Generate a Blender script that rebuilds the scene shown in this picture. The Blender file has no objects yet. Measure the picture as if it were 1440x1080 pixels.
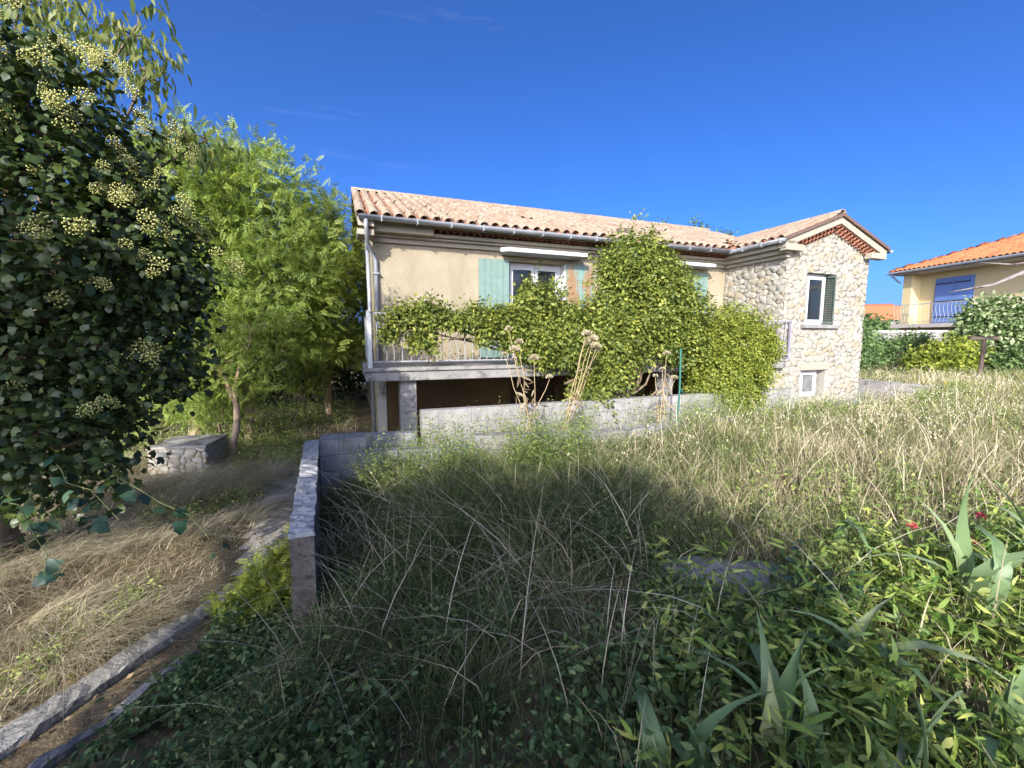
import bpy, math, random
import numpy as np
from mathutils import Vector, Matrix, noise as mnoise

R = math.radians
rng = np.random.default_rng(7)
random.seed(7)
S = bpy.context.scene
COL = S.collection

# ---------------------------------------------------------------- camera
cam = bpy.data.cameras.new('camera')
cam.lens = 15.0
cam.sensor_width = 36.0
cam.clip_start = 0.02
cam.clip_end = 2000
co = bpy.data.objects.new('camera', cam)
COL.objects.link(co)
co.location = (0, 0, 1.7)
co.rotation_euler = (R(90 - 6.1), 0, 0)
S.camera = co
S.render.resolution_x, S.render.resolution_y = 1024, 768

# ---------------------------------------------------------------- world and sun
SUN_EL = 25.5
SUN_AZ = 194.0                     # where the sun stands, clockwise from +Y
w = bpy.data.worlds.new('World')
S.world = w
w.use_nodes = True
nt = w.node_tree
bg = nt.nodes['Background']
sky = nt.nodes.new('ShaderNodeTexSky')
sky.sky_type = 'NISHITA'
sky.sun_disc = False
sky.sun_elevation = R(SUN_EL)
sky.sun_rotation = R(SUN_AZ)
sky.altitude = 300
sky.air_density = 0.32
sky.dust_density = 4.0
sky.ozone_density = 5.0
hs = nt.nodes.new('ShaderNodeHueSaturation')
hs.inputs['Saturation'].default_value = 1.2
hs.inputs['Hue'].default_value = 0.506
nt.links.new(sky.outputs[0], hs.inputs['Color'])
# thin high cirrus
tc = nt.nodes.new('ShaderNodeTexCoord'); mp = nt.nodes.new('ShaderNodeMapping'); mp.inputs['Scale'].default_value = (1.2, 2.0, 9.0); mp.inputs['Rotation'].default_value = (0, 0.15, 0.4)
nz = nt.nodes.new('ShaderNodeTexNoise'); nz.inputs['Scale'].default_value = 2.2; nz.inputs['Detail'].default_value = 9; nz.inputs['Roughness'].default_value = .62; nz.inputs['Distortion'].default_value = .6
cr = nt.nodes.new('ShaderNodeValToRGB'); cr.color_ramp.elements[0].position = .62; cr.color_ramp.elements[0].color = (0, 0, 0, 1); cr.color_ramp.elements[1].position = .85; cr.color_ramp.elements[1].color = (.07, .07, .07, 1)
mx = nt.nodes.new('ShaderNodeMix'); mx.data_type = 'RGBA'; mx.inputs[7].default_value = (3.2, 3.3, 3.5, 1)
nt.links.new(tc.outputs['Generated'], mp.inputs[0]); nt.links.new(mp.outputs[0], nz.inputs['Vector']); nt.links.new(nz.outputs['Fac'], cr.inputs[0])
nt.links.new(cr.outputs[0], mx.inputs[0]); nt.links.new(hs.outputs[0], mx.inputs[6]); nt.links.new(mx.outputs[2], bg.inputs[0])
bg.inputs[1].default_value = 0.15

sl = bpy.data.lights.new('sun', 'SUN')
sl.energy = 2.5
sl.angle = R(0.53)
sl.color = (1.0, 0.95, 0.86)
so = bpy.data.objects.new('sun', sl)
COL.objects.link(so)
sd = Vector((-math.sin(R(SUN_AZ)) * math.cos(R(SUN_EL)), -math.cos(R(SUN_AZ)) * math.cos(R(SUN_EL)), -math.sin(R(SUN_EL))))
so.rotation_euler = sd.to_track_quat('-Z', 'Y').to_euler()

S.view_settings.view_transform = 'Standard'
S.view_settings.look = 'None'
S.view_settings.gamma = 1.0
S.view_settings.exposure = 1.65
S.view_settings.use_curve_mapping = False

# ---------------------------------------------------------------- materials
def new_mat(name):
    m = bpy.data.materials.new(name)
    m.use_nodes = True
    n = m.node_tree
    return m, n, n.nodes['Principled BSDF']

def ramp(n, src, cols, pos=None):
    r = n.nodes.new('ShaderNodeValToRGB')
    e = r.color_ramp.elements
    k = len(cols)
    while len(e) < k:
        e.new(0.5)
    for i, c in enumerate(cols):
        e[i].position = pos[i] if pos else i / (k - 1)
        e[i].color = (*c, 1)
    n.links.new(src, r.inputs[0])
    return r.outputs[0]

def wpos(n, scale=(1, 1, 1)):
    g = n.nodes.new('ShaderNodeNewGeometry')
    mp = n.nodes.new('ShaderNodeMapping')
    mp.inputs['Scale'].default_value = scale
    n.links.new(g.outputs['Position'], mp.inputs[0])
    return mp.outputs[0]

def noise(n, scale, detail=6, rough=.6, vec=None, dist=0):
    t = n.nodes.new('ShaderNodeTexNoise')
    t.inputs['Scale'].default_value = scale
    t.inputs['Detail'].default_value = detail
    t.inputs['Roughness'].default_value = rough
    t.inputs['Distortion'].default_value = dist
    n.links.new(vec if vec is not None else wpos(n), t.inputs['Vector'])
    return t.outputs['Fac']

def mixc(n, fac, a, b, mode='MIX'):
    x = n.nodes.new('ShaderNodeMix')
    x.data_type = 'RGBA'
    x.blend_type = mode
    for sock, v in ((x.inputs[0], fac), (x.inputs[6], a), (x.inputs[7], b)):
        if isinstance(v, (int, float)):
            sock.default_value = v
        elif isinstance(v, tuple):
            sock.default_value = (*v, 1)
        else:
            n.links.new(v, sock)
    return x.outputs[2]

def bump(n, p, h, strength, dist):
    b = n.nodes.new('ShaderNodeBump')
    b.inputs['Strength'].default_value = strength
    b.inputs['Distance'].default_value = dist
    n.links.new(h, b.inputs['Height'])
    n.links.new(b.outputs[0], p.inputs['Normal'])

def rough_mat(name, cols, scale=3, rough=.85, bscale=60, bstr=.4, bdist=.01, stain=None, sscale=1.2, spos=(.55, .7), stretch=(1, 1, 1), metallic=0):
    """mottled mineral or painted surface: noise colours, optional stains, fine relief"""
    m, n, p = new_mat(name)
    c = ramp(n, noise(n, scale, 8, .65), cols, [.3 + .4 * i / (len(cols) - 1) for i in range(len(cols))])
    if stain:
        f = ramp(n, noise(n, sscale, 9, .7, wpos(n, stretch), .4), [(0, 0, 0), (1, 1, 1)], list(spos))
        c = mixc(n, f, c, stain)
    n.links.new(c, p.inputs['Base Color'])
    p.inputs['Roughness'].default_value = rough
    p.inputs['Metallic'].default_value = metallic
    p.inputs['Specular IOR Level'].default_value = .25
    if bstr:
        bump(n, p, noise(n, bscale, 5, .6), bstr, bdist)
    return m

def piece_mat(name, cols, scale=9, rough=.85, bscale=70, bstr=.5, dirt=None, dpos=(.5, .72), lo=.62):
    """each piece its own colour: 'tint' attribute plus the object's random number"""
    m, n, p = new_mat(name)
    a = n.nodes.new('ShaderNodeAttribute')
    a.attribute_name = 'tint'
    o = n.nodes.new('ShaderNodeObjectInfo')
    ad = n.nodes.new('ShaderNodeMath')
    ad.operation = 'ADD'
    n.links.new(a.outputs['Fac'], ad.inputs[0])
    n.links.new(o.outputs['Random'], ad.inputs[1])
    fr = n.nodes.new('ShaderNodeMath')
    fr.operation = 'FRACT'
    n.links.new(ad.outputs[0], fr.inputs[0])
    c = ramp(n, fr.outputs[0], cols)
    v = ramp(n, noise(n, scale, 7, .7), [(lo, lo, lo), (1.1, 1.1, 1.1)], [.3, .7])
    c = mixc(n, 1.0, c, v, 'MULTIPLY')
    if dirt:
        f = ramp(n, noise(n, 5, 9, .75), [(0, 0, 0), (1, 1, 1)], list(dpos))
        c = mixc(n, f, c, dirt)
    n.links.new(c, p.inputs['Base Color'])
    p.inputs['Roughness'].default_value = rough
    p.inputs['Specular IOR Level'].default_value = .2
    bump(n, p, noise(n, bscale, 5, .6), bstr, .01)
    return m

def leaf_mat(name, cols, trans=.3, rough=.45, spec=.35, tcol=(1.0, 1.05, .55)):
    m, n, p = new_mat(name)
    a = n.nodes.new('ShaderNodeAttribute')
    a.attribute_name = 'tint'
    c = ramp(n, a.outputs['Fac'], cols)
    n.links.new(c, p.inputs['Base Color'])
    p.inputs['Roughness'].default_value = rough
    p.inputs['Specular IOR Level'].default_value = spec
    t = n.nodes.new('ShaderNodeBsdfTranslucent')
    n.links.new(mixc(n, 1.0, c, tcol, 'MULTIPLY'), t.inputs[0])
    mx = n.nodes.new('ShaderNodeMixShader')
    mx.inputs[0].default_value = trans
    n.links.new(p.outputs[0], mx.inputs[1])
    n.links.new(t.outputs[0], mx.inputs[2])
    n.links.new(mx.outputs[0], n.nodes['Material Output'].inputs[0])
    return m

def plain(name, col, rough=.5, metallic=0, spec=.4):
    m, n, p = new_mat(name)
    v = ramp(n, noise(n, 14, 6, .7), [(.8, .8, .8), (1.08, 1.08, 1.08)], [.3, .7])
    n.links.new(mixc(n, 1.0, col, v, 'MULTIPLY'), p.inputs['Base Color'])
    p.inputs['Roughness'].default_value = rough
    p.inputs['Metallic'].default_value = metallic
    p.inputs['Specular IOR Level'].default_value = spec
    return m

M = {}
M['stucco'] = rough_mat('stucco', [(.288, .240, .158), (.318, .268, .180), (.345, .295, .205)], 2.2, .95, 45, .9, .02, (.215, .178, .122), .9, (.52, .85), (1.6, 1.6, .35))
M['stucco_trim'] = rough_mat('stucco_trim', [(.281, .250, .187), (.335, .296, .226)], 5, .9, 60, .3, .006, (.30, .27, .22), 2.5, (.55, .8))
M['peeling'] = rough_mat('peeling', [(.434, .420, .385), (.364, .336, .280)], 5, .9, 40, .5, .01, (.12, .11, .10), 3.2, (.52, .58), (1, 1, .5))
M['mortar'] = rough_mat('mortar', [(.277, .258, .217), (.336, .312, .266)], 8, .95, 80, .5)
M['stone'] = piece_mat('stone', [(.303, .281, .224), (.326, .302, .245), (.296, .273, .224), (.326, .292, .221), (.311, .292, .242), (.303, .255, .170), (.318, .298, .242), (.333, .313, .262)], 14, .9, 50, .6, (.24, .22, .18), (.68, .95), .84)
M['roof_tile'] = piece_mat('roof_tile', [(.273, .195, .129), (.320, .246, .168), (.250, .164, .109), (.304, .222, .152), (.296, .234, .168), (.328, .265, .195), (.265, .176, .117)], 10, .9, 60, .5, (.17, .145, .115), (.52, .78))
M['under_tile'] = piece_mat('under_tile', [(.34, .13, .07), (.42, .17, .09), (.26, .11, .07)], 10, .9, 60, .4)
M['cornice_tile'] = piece_mat('cornice_tile', [(.27, .115, .07), (.33, .14, .085), (.20, .09, .055)], 10, .9, 60, .4)
M['orange_tile'] = piece_mat('orange_tile', [(.414, .149, .059), (.468, .189, .081), (.378, .126, .054)], 10, .85, 60, .4)
M['deck'] = plain('deck', (.13, .08, .06), .9)
M['zinc'] = rough_mat('zinc', [(.245, .259, .274), (.324, .338, .346)], 5, .45, 30, .1, .003, (.22, .23, .23), 4, (.5, .7), metallic=.3)
M['concrete'] = rough_mat('concrete', [(.170, .162, .149), (.246, .234, .212), (.297, .285, .259)], 4, .95, 45, .8, .012, (.10, .095, .085), 6, (.54, .66))
M['lichen'] = rough_mat('lichen', [(.30, .30, .29), (.38, .38, .37), (.44, .44, .42)], 7, .95, 30, .9, .02, (.10, .10, .095), 14, (.52, .66))
M['old_concrete'] = rough_mat('old_concrete', [(.075, .065, .055), (.13, .115, .095), (.20, .18, .15)], 5, .95, 45, .8, .012, (.03, .03, .025), 7, (.52, .66))
M['path_concrete'] = rough_mat('path_concrete', [(.20, .185, .155), (.30, .28, .24), (.36, .34, .30)], 4, .95, 45, .8, .012, (.10, .085, .055), 2.2, (.46, .62))
M['block'] = piece_mat('block', [(.24, .24, .24), (.30, .30, .30), (.27, .27, .28)], 9, .95, 90, .8, (.12, .12, .11), (.55, .75))
M['white_block'] = piece_mat('white_block', [(.312, .296, .273), (.343, .328, .304), (.320, .304, .281)], 5, .95, 60, .5, (.40, .38, .34), (.58, .8))
M['joint'] = plain('joint', (.17, .16, .15), .95)
M['white_joint'] = plain('white_joint', (.245, .230, .216), .95)
M['white_paint'] = plain('white_paint', (.508, .508, .492), .45)
M['canopy'] = rough_mat('canopy', [(.391, .383, .365), (.459, .451, .433)], 6, .8, 50, .3, .006, (.40, .38, .34), 4, (.58, .75))
M['shutter_green'] = rough_mat('shutter_green', [(.135, .20, .17), (.17, .245, .21)], 8, .7, 40, .3, .004, (.30, .30, .24), 5, (.62, .72), (2, 2, .5))
M['shutter_worn'] = rough_mat('shutter_worn', [(.14, .25, .22), (.18, .29, .26)], 8, .75, 40, .3, .004, (.25, .155, .085), 2.4, (.46, .54), (2, 2, .45))
M['louvre'] = rough_mat('louvre', [(.035, .055, .045), (.05, .075, .06)], 8, .7, 40, .3, .004, (.26, .14, .07), 9, (.60, .66), (1, 1, 2))
M['iron'] = rough_mat('iron', [(.240, .240, .248), (.336, .336, .344)], 8, .6, 60, .2, .003, (.20, .13, .10), 7, (.60, .7))
M['iron_purple'] = rough_mat('iron_purple', [(.22, .20, .24), (.30, .27, .32)], 8, .6, 60, .2, .003, (.20, .13, .10), 7, (.60, .7))
m, n, p = new_mat('glass')
p.inputs['Base Color'].default_value = (.018, .022, .022, 1)
p.inputs['Roughness'].default_value = .04
p.inputs['Specular IOR Level'].default_value = .6
M['glass'] = m
m, n, p = new_mat('frosted')
n.links.new(ramp(n, noise(n, 6, 5), [(.10, .10, .09), (.18, .18, .165)], [.35, .65]), p.inputs['Base Color'])
p.inputs['Roughness'].default_value = .35
M['frosted'] = m
M['dark_wood'] = rough_mat('dark_wood', [(.035, .022, .014), (.06, .04, .026)], 12, .8, 60, .3)
M['basement_shade'] = rough_mat('basement_shade', [(.076, .048, .019), (.103, .065, .028)], 2, .95, 45, .5, .01)  # lower house wall: shade under the balcony put into its colour
M['earth'] = None
M['yellow_wall'] = rough_mat('yellow_wall', [(.52, .42, .215), (.57, .465, .25)], 1.5, .95, 40, .3, .01)
M['blue_paint'] = plain('blue_paint', (.12, .20, .42), .55)
M['soffit'] = plain('soffit', (.45, .40, .33), .9)
M['bark'] = rough_mat('bark', [(.09, .065, .045), (.17, .125, .085), (.24, .19, .13)], 14, .95, 30, .9, .02)
M['pale_bark'] = rough_mat('pale_bark', [(.20, .14, .09), (.32, .23, .15), (.38, .29, .20)], 14, .95, 30, .9, .02)
M['grey_bark'] = rough_mat('grey_bark', [(.16, .14, .125), (.30, .27, .24)], 10, .95, 30, .9, .02, (.06, .05, .045), 5, (.5, .6))
M['stem'] = plain('stem', (.12, .14, .05), .8)
M['dry_stem'] = plain('dry_stem', (.42, .31, .17), .9)
M['seed_head'] = rough_mat('seed_head', [(.40, .28, .15), (.60, .46, .28), (.66, .55, .38)], 30, .95, 90, .9, .01)
M['stake_green'] = plain('stake_green', (.03, .13, .10), .5)
M['rust'] = plain('rust', (.10, .07, .055), .9)
M['cable'] = plain('cable', (.03, .03, .03), .7)

LG = [(.030, .058, .016), (.062, .105, .026), (.10, .145, .040)]
M['robinia'] = leaf_mat('robinia', [(.13, .205, .036), (.25, .33, .062), (.39, .44, .11)], .42, .5, .3)
M['ivy'] = leaf_mat('ivy', [(.020, .038, .009), (.046, .074, .017), (.11, .14, .034)], .15, .42, .35)
M['umbel'] = leaf_mat('umbel', [(.38, .39, .11), (.52, .51, .18), (.62, .58, .25)], .15, .8, .1)
M['droop'] = leaf_mat('droop', [(.10, .15, .035), (.17, .21, .055), (.27, .27, .08)], .4, .5, .3)
M['vine'] = leaf_mat('vine', [(.070, .105, .018), (.165, .200, .036), (.31, .325, .06)], .28, .5, .3)
M['boxleaf'] = leaf_mat('boxleaf', [(.10, .135, .016), (.20, .24, .032), (.33, .35, .06)], .28, .5, .3)
M['evergreen'] = leaf_mat('evergreen', [(.012, .024, .010), (.026, .044, .016), (.045, .07, .024)], .2, .6, .2)
M['bush'] = leaf_mat('bush', [(.061, .113, .045), (.121, .190, .062), (.190, .259, .086)], .28, .55, .25)
M['yellow_bush'] = leaf_mat('yellow_bush', [(.156, .204, .026), (.252, .300, .043), (.360, .372, .072)], .35, .55, .25)
M['bloom_bush'] = leaf_mat('bloom_bush', [(.065, .130, .039), (.143, .208, .065), (.520, .546, .325)], .28, .55, .25)
M['grass'] = leaf_mat('grass', [(.050, .085, .026), (.105, .135, .042), (.32, .29, .15), (.56, .48, .31)], .3, .7, .2)
M['straw'] = leaf_mat('straw', [(.28, .235, .135), (.47, .405, .26), (.64, .57, .41)], .25, .7, .2)
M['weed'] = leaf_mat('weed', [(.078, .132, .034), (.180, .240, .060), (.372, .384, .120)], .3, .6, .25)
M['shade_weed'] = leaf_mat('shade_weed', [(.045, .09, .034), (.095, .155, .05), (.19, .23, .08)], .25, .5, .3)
M['lance'] = leaf_mat('lance', [(.088, .163, .030), (.200, .294, .056), (.450, .475, .112)], .32, .45, .35)
M['dryweed'] = leaf_mat('dryweed', [(.14, .10, .06), (.26, .20, .12), (.40, .33, .22)], .2, .8, .1)
M['litter'] = leaf_mat('litter', [(.10, .06, .035), (.24, .16, .09), (.42, .34, .22)], .1, .8, .1)
M['iris'] = leaf_mat('iris', [(.10, .18, .07), (.19, .27, .12), (.34, .38, .19)], .3, .45, .35, (.9, 1.0, .6))
M['sapling'] = leaf_mat('sapling', [(.018, .05, .030), (.035, .075, .042), (.06, .11, .055)], .15, .45, .35)
M['pink'] = leaf_mat('pink', [(.55, .05, .09), (.62, .08, .14), (.7, .14, .2)], .3, .6, .2)
M['yellow_flower'] = leaf_mat('yellow_flower', [(.6, .5, .04), (.7, .58, .08), (.75, .65, .14)], .3, .6, .2)

# ---------------------------------------------------------------- object helpers
def link(o, parent=None):
    COL.objects.link(o)
    if parent is not None:
        o.parent = parent
    return o

def tag(o, label=None, cat=None, group=None, kind=None):
    if label: o['label'] = label
    if cat: o['category'] = cat
    if group: o['group'] = group
    if kind: o['kind'] = kind
    return o

def empty(name, loc, label, cat, group=None, rz=0):
    o = bpy.data.objects.new(name, None)
    o.empty_display_size = .1
    o.location = loc
    o.rotation_euler = (0, 0, rz)
    COL.objects.link(o)
    return tag(o, label, cat, group)

def tri_mesh(name, V, T, tint=None, mat=None, smooth=False):
    """numpy vertices and triangles straight into a mesh"""
    me = bpy.data.meshes.new(name)
    V = np.asarray(V, np.float32)
    T = np.asarray(T, np.int32)
    me.vertices.add(len(V))
    me.vertices.foreach_set('co', V.ravel())
    me.loops.add(len(T) * 3)
    me.loops.foreach_set('vertex_index', T.ravel())
    me.polygons.add(len(T))
    me.polygons.foreach_set('loop_start', np.arange(0, len(T) * 3, 3, dtype=np.int32))
    me.update(calc_edges=True)
    if tint is not None:
        a = me.attributes.new('tint', 'FLOAT', 'POINT')
        a.data.foreach_set('value', np.asarray(tint, np.float32))
    if smooth:
        me.polygons.foreach_set('use_smooth', np.ones(len(T), bool))
    if mat: me.materials.append(M[mat])
    return me

class Acc:
    """collects numpy triangle soups"""
    def __init__(s):
        s.V, s.T, s.C, s.n = [], [], [], 0
    def add(s, V, T, C):
        s.V.append(V); s.T.append(np.asarray(T) + s.n)
        s.C.append(np.broadcast_to(np.asarray(C, np.float32), (len(V),)))
        s.n += len(V)
    def build(s, name, mat, parent=None, smooth=False):
        if not s.V: return None
        me = tri_mesh(name, np.concatenate(s.V), np.concatenate(s.T), np.concatenate(s.C), mat, smooth)
        return link(bpy.data.objects.new(name, me), parent)

class MB:
    """collects boxes, tubes and polygons as python lists"""
    def __init__(s):
        s.v, s.f = [], []
    def poly(s, pts):
        b = len(s.v); s.v += [tuple(p) for p in pts]; s.f.append(tuple(range(b, b + len(pts)))); return s
    def box(s, x0, x1, y0, y1, z0, z1):
        b = len(s.v)
        s.v += [(x, y, z) for z in (z0, z1) for y in (y0, y1) for x in (x0, x1)]
        s.f += [tuple(b + i for i in q) for q in ((0, 2, 3, 1), (4, 5, 7, 6), (0, 1, 5, 4), (2, 6, 7, 3), (0, 4, 6, 2), (1, 3, 7, 5))]
        return s
    def prism(s, pts2, fn, t0, t1):
        """polygon swept between two offsets; fn(a, b, t) gives the 3d point"""
        b = len(s.v); k = len(pts2)
        s.v += [fn(a, c, t0) for a, c in pts2] + [fn(a, c, t1) for a, c in pts2]
        s.f.append(tuple(b + i for i in range(k))); s.f.append(tuple(b + k + i for i in reversed(range(k))))
        for i in range(k):
            j = (i + 1) % k
            s.f.append((b + i, b + k + i, b + k + j, b + j))
        return s
    def tube(s, pts, r, k=6, cap=True):
        pts = [Vector(p) for p in pts]
        rs = r if isinstance(r, (list, tuple)) else [r] * len(pts)
        b = len(s.v); ref = None
        for i, p in enumerate(pts):
            d = (pts[min(i + 1, len(pts) - 1)] - pts[max(i - 1, 0)]).normalized()
            if ref is None:
                ref = Vector((0, 0, 1)) if abs(d.z) < .9 else Vector((1, 0, 0))
            x = d.cross(ref).normalized(); y = d.cross(x).normalized(); ref = -y if False else ref
            for j in range(k):
                a = 2 * math.pi * j / k
                s.v.append(tuple(p + (x * math.cos(a) + y * math.sin(a)) * rs[i]))
        for i in range(len(pts) - 1):
            for j in range(k):
                j2 = (j + 1) % k
                s.f.append((b + i * k + j, b + i * k + j2, b + (i + 1) * k + j2, b + (i + 1) * k + j))
        if cap:
            s.f.append(tuple(b + j for j in reversed(range(k))))
            e = b + (len(pts) - 1) * k
            s.f.append(tuple(e + j for j in range(k)))
        return s
    def mesh(s, name, mat, smooth=False):
        me = bpy.data.meshes.new(name)
        me.from_pydata(s.v, [], s.f)
        if smooth:
            me.polygons.foreach_set('use_smooth', np.ones(len(s.f), bool))
        me.materials.append(M[mat])
        me.update()
        return me
    def build(s, name, mat, parent=None, smooth=False, bevel=0):
        o = link(bpy.data.objects.new(name, s.mesh(name, mat, smooth)), parent)
        if bevel:
            b = o.modifiers.new('bevel', 'BEVEL'); b.width = bevel; b.segments = 2; b.limit_method = 'ANGLE'
        return o

def share(name, me, loc=(0, 0, 0), rot=(0, 0, 0), scale=(1, 1, 1), parent=None):
    o = bpy.data.objects.new(name, me)
    o.location = loc; o.rotation_euler = rot; o.scale = scale
    return link(o, parent)

def vnoise(x, y, sc, seed=0):
    """smooth value noise on arrays, 0..1"""
    x = np.asarray(x, float) / sc + seed * 17.3; y = np.asarray(y, float) / sc + seed * 9.1
    xi, yi = np.floor(x), np.floor(y); fx, fy = x - xi, y - yi
    fx = fx * fx * (3 - 2 * fx); fy = fy * fy * (3 - 2 * fy)
    def h(a, b):
        v = np.sin(a * 127.1 + b * 311.7 + seed * 74.7) * 43758.5453
        return v - np.floor(v)
    return (h(xi, yi) * (1 - fx) + h(xi + 1, yi) * fx) * (1 - fy) + (h(xi, yi + 1) * (1 - fx) + h(xi + 1, yi + 1) * fx) * fy

def norm(a):
    return a / np.maximum(np.linalg.norm(a, axis=-1, keepdims=True), 1e-9)

def frames(f, up):
    f = norm(f); z = norm(up - f * np.sum(f * up, -1, keepdims=True)); y = np.cross(z, f)
    return np.stack([f, y, z], -1)

def scatter(acc, tv, tt, P, Rm, sc, tint):
    """copies of one small template baked into a soup"""
    n = len(P)
    if n == 0: return
    sc = np.asarray(sc, float)
    if sc.ndim == 1: sc = sc[:, None]
    V = np.einsum('nij,nkj->nki', Rm, tv[None] * sc[:, None, :]) + P[:, None, :]
    T = tt[None] + (np.arange(n) * len(tv))[:, None, None]
    acc.add(V.reshape(-1, 3), T.reshape(-1, 3), np.repeat(np.clip(tint, 0, 1), len(tv)))

# leaf templates: length along +x, face +z
L2V = np.array([(0, 0, 0), (.45, .26, .05), (1, 0, -.08), (.45, -.26, .05)]); L2T = np.array([(0, 2, 1), (0, 3, 2)])
OVV = np.array([(0, 0, 0), (.28, .22, .03), (.66, .22, .02), (1, 0, -.12), (.66, -.22, .02), (.28, -.22, .03), (.5, 0, -.03)])
OVT = np.array([(6, i, (i + 1) % 6) for i in range(6)])
LAV = np.array([(0, 0, 0), (.3, .09, .02), (.65, .075, -.03), (1, 0, -.2), (.65, -.075, -.03), (.3, -.09, .02)])
LAT = np.array([(0, 5, 1), (1, 5, 4), (1, 4, 2), (2, 4, 3)])
IVV = np.array([(.0, 0, 0), (.10, .44, -.09), (.40, .30, .03), (.62, .36, -.07), (1, 0, -.2), (.62, -.36, -.07), (.40, -.30, .03), (.10, -.44, -.09), (.4, 0, .05)])
IVT = np.array([(8, i, (i + 1) % 8) for i in range(8)])

def pinnate(pairs, lw=.11, ll=.26, droop=.35):
    V, T = [], []
    def leaflet(p, d, l, w_):
        b = len(V); d = np.array(d) / np.linalg.norm(d); s_ = np.array((-d[1], d[0], 0))
        V.extend([p, p + d * l * .5 + s_ * w_ + (0, 0, .02), p + d * l + (0, 0, -.03), p + d * l * .5 - s_ * w_ + (0, 0, .02)])
        T.extend([(b, b + 2, b + 1), (b, b + 3, b + 2)])
    for i in range(pairs):
        t = .18 + .76 * i / pairs
        p = np.array((t, 0, -droop * t * t))
        k = ll * (1 - .35 * abs(t - .5))
        leaflet(p, (.45, 1, -.2), k, lw * .5); leaflet(p, (.45, -1, -.2), k, lw * .5)
    leaflet(np.array((.9, 0, -droop * .81)), (1, 0, -.4), ll, lw * .5)
    b = len(V)
    V.extend([np.array((0, .008, 0)), np.array((0, -.008, 0)), np.array((.95, 0, -droop * .9))]); T.append((b, b + 1, b + 2))
    return np.array(V), np.array(T)
PIV, PIT = pinnate(5, .115, .31, .18)
PSV, PST = pinnate(2, .30, .46)
TRV, TRT = pinnate(1, .40, .62)

def blades(acc, P, h, az, lean, droop, wd, tint, k=3):
    """curved grass blades"""
    n = len(P)
    if n == 0: return
    d = np.stack([np.cos(az), np.sin(az), np.zeros(n)], -1); sd_ = np.stack([-np.sin(az), np.cos(az), np.zeros(n)], -1)
    tw = rng.uniform(-1.2, 1.2, n)[:, None]
    sd_ = norm(sd_ * np.cos(tw) + d * np.sin(tw))
    rows = []
    for i in range(k + 1):
        t = i / k
        c = P + d * (lean * h * t ** 1.7)[:, None]; c = c.copy(); c[:, 2] += h * (t - droop * t * t)
        ww = (wd * (1 - t) ** .7 * .5)[:, None]
        if i < k: rows += [c - sd_ * ww, c + sd_ * ww]
        else: rows += [c]
    V = np.stack(rows, 1); m_ = V.shape[1]
    T = []
    for i in range(k - 1):
        a = 2 * i; T += [(a, a + 1, a + 3), (a, a + 3, a + 2)]
    a = 2 * (k - 1); T.append((a, a + 1, a + 2))
    T = np.array(T)[None] + (np.arange(n) * m_)[:, None, None]
    acc.add(V.reshape(-1, 3), T.reshape(-1, 3), np.repeat(np.clip(tint, 0, 1), m_))

def lobes_points(lobes, n, shell=.62, bottom=-.75, lump_=.36):
    """points in the outer shell of a set of ellipsoids, weighted by their size, not inside the others"""
    L = np.array(lobes, float); wgt = (L[:, 3] * L[:, 4] + L[:, 4] * L[:, 5] + L[:, 3] * L[:, 5]); wgt /= wgt.sum()
    out, outn = [], []
    need = n
    while need > 0:
        k = rng.choice(len(L), need * 2, p=wgt)
        d = norm(rng.normal(size=(need * 2, 3)))
        r = shell + (1.06 - shell) * rng.random(need * 2) ** .7
        lump = 1 - lump_ / 2 + lump_ * vnoise(d[:, 0] * 3 + d[:, 2] * 2.1 + k * 3.7, d[:, 1] * 3 - d[:, 2] * 1.7, .8, 5)
        p = L[k, :3] + d * L[k, 3:6] * (r * lump)[:, None]
        q = ((p[:, None, :] - L[None, :, :3]) / L[None, :, 3:6]); q = (q ** 2).sum(-1); q[np.arange(len(k)), k] = 9
        ok = (q.min(1) > .45) & (d[:, 2] > bottom)
        out.append(p[ok][:need]); outn.append(norm(d[ok] / L[k[ok], 3:6])[:need]); need -= len(out[-1])
    return np.concatenate(out), np.concatenate(outn)

def foliage(acc, lobes, clusters, per, tmpl, size, spread, shell=.62, droop=.35, rand=.8, bottom=-.75, tint=(.5, .22), outward=.7, shoots=0, slen=.4, lump=.36):
    tv, tt = tmpl
    c, nn = lobes_points(lobes, clusters, shell, bottom, lump)
    ct = rng.normal(0, .12, clusters)
    i = np.repeat(np.arange(clusters), per)
    P = c[i] + rng.normal(0, 1, (len(i), 3)) * spread
    f = nn[i] * outward + rng.normal(0, 1, (len(i), 3)) * rand; f[:, 2] -= droop
    up = nn[i] * .6 + rng.normal(0, .5, (len(i), 3)); up[:, 2] += .7
    s = size * rng.uniform(.6, 1.25, len(i))
    scatter(acc, tv, tt, P, frames(f, up), s, tint[0] + ct[i] + rng.normal(0, tint[1], len(i)))
    if shoots:                                   # long loose shoots that break the outline
        p0, n0 = lobes_points(lobes, shoots, .85, -.3, lump)
        d = n0 * .7 + rng.normal(0, .45, (shoots, 3)); d[:, 2] += .45; d = norm(d)
        ln = slen * rng.uniform(.3, 1.0, shoots); per_ = 13
        i = np.repeat(np.arange(shoots), per_); t = np.tile((np.arange(per_) + 1) / per_, shoots)
        P = p0[i] + d[i] * (ln[i] * t)[:, None]; P[:, 2] -= ln[i] * t * t * .35 * rng.uniform(0, 1.3, shoots)[i]
        P += rng.normal(0, size * .25, P.shape)
        f = d[i] * .5 + rng.normal(0, .8, P.shape); up = rng.normal(0, .5, P.shape); up[:, 2] += .9
        scatter(acc, tv, tt, P, frames(f, up), size * rng.uniform(.5, .95, len(i)), tint[0] + .12 + rng.normal(0, tint[1], len(i)))
    return c

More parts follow.
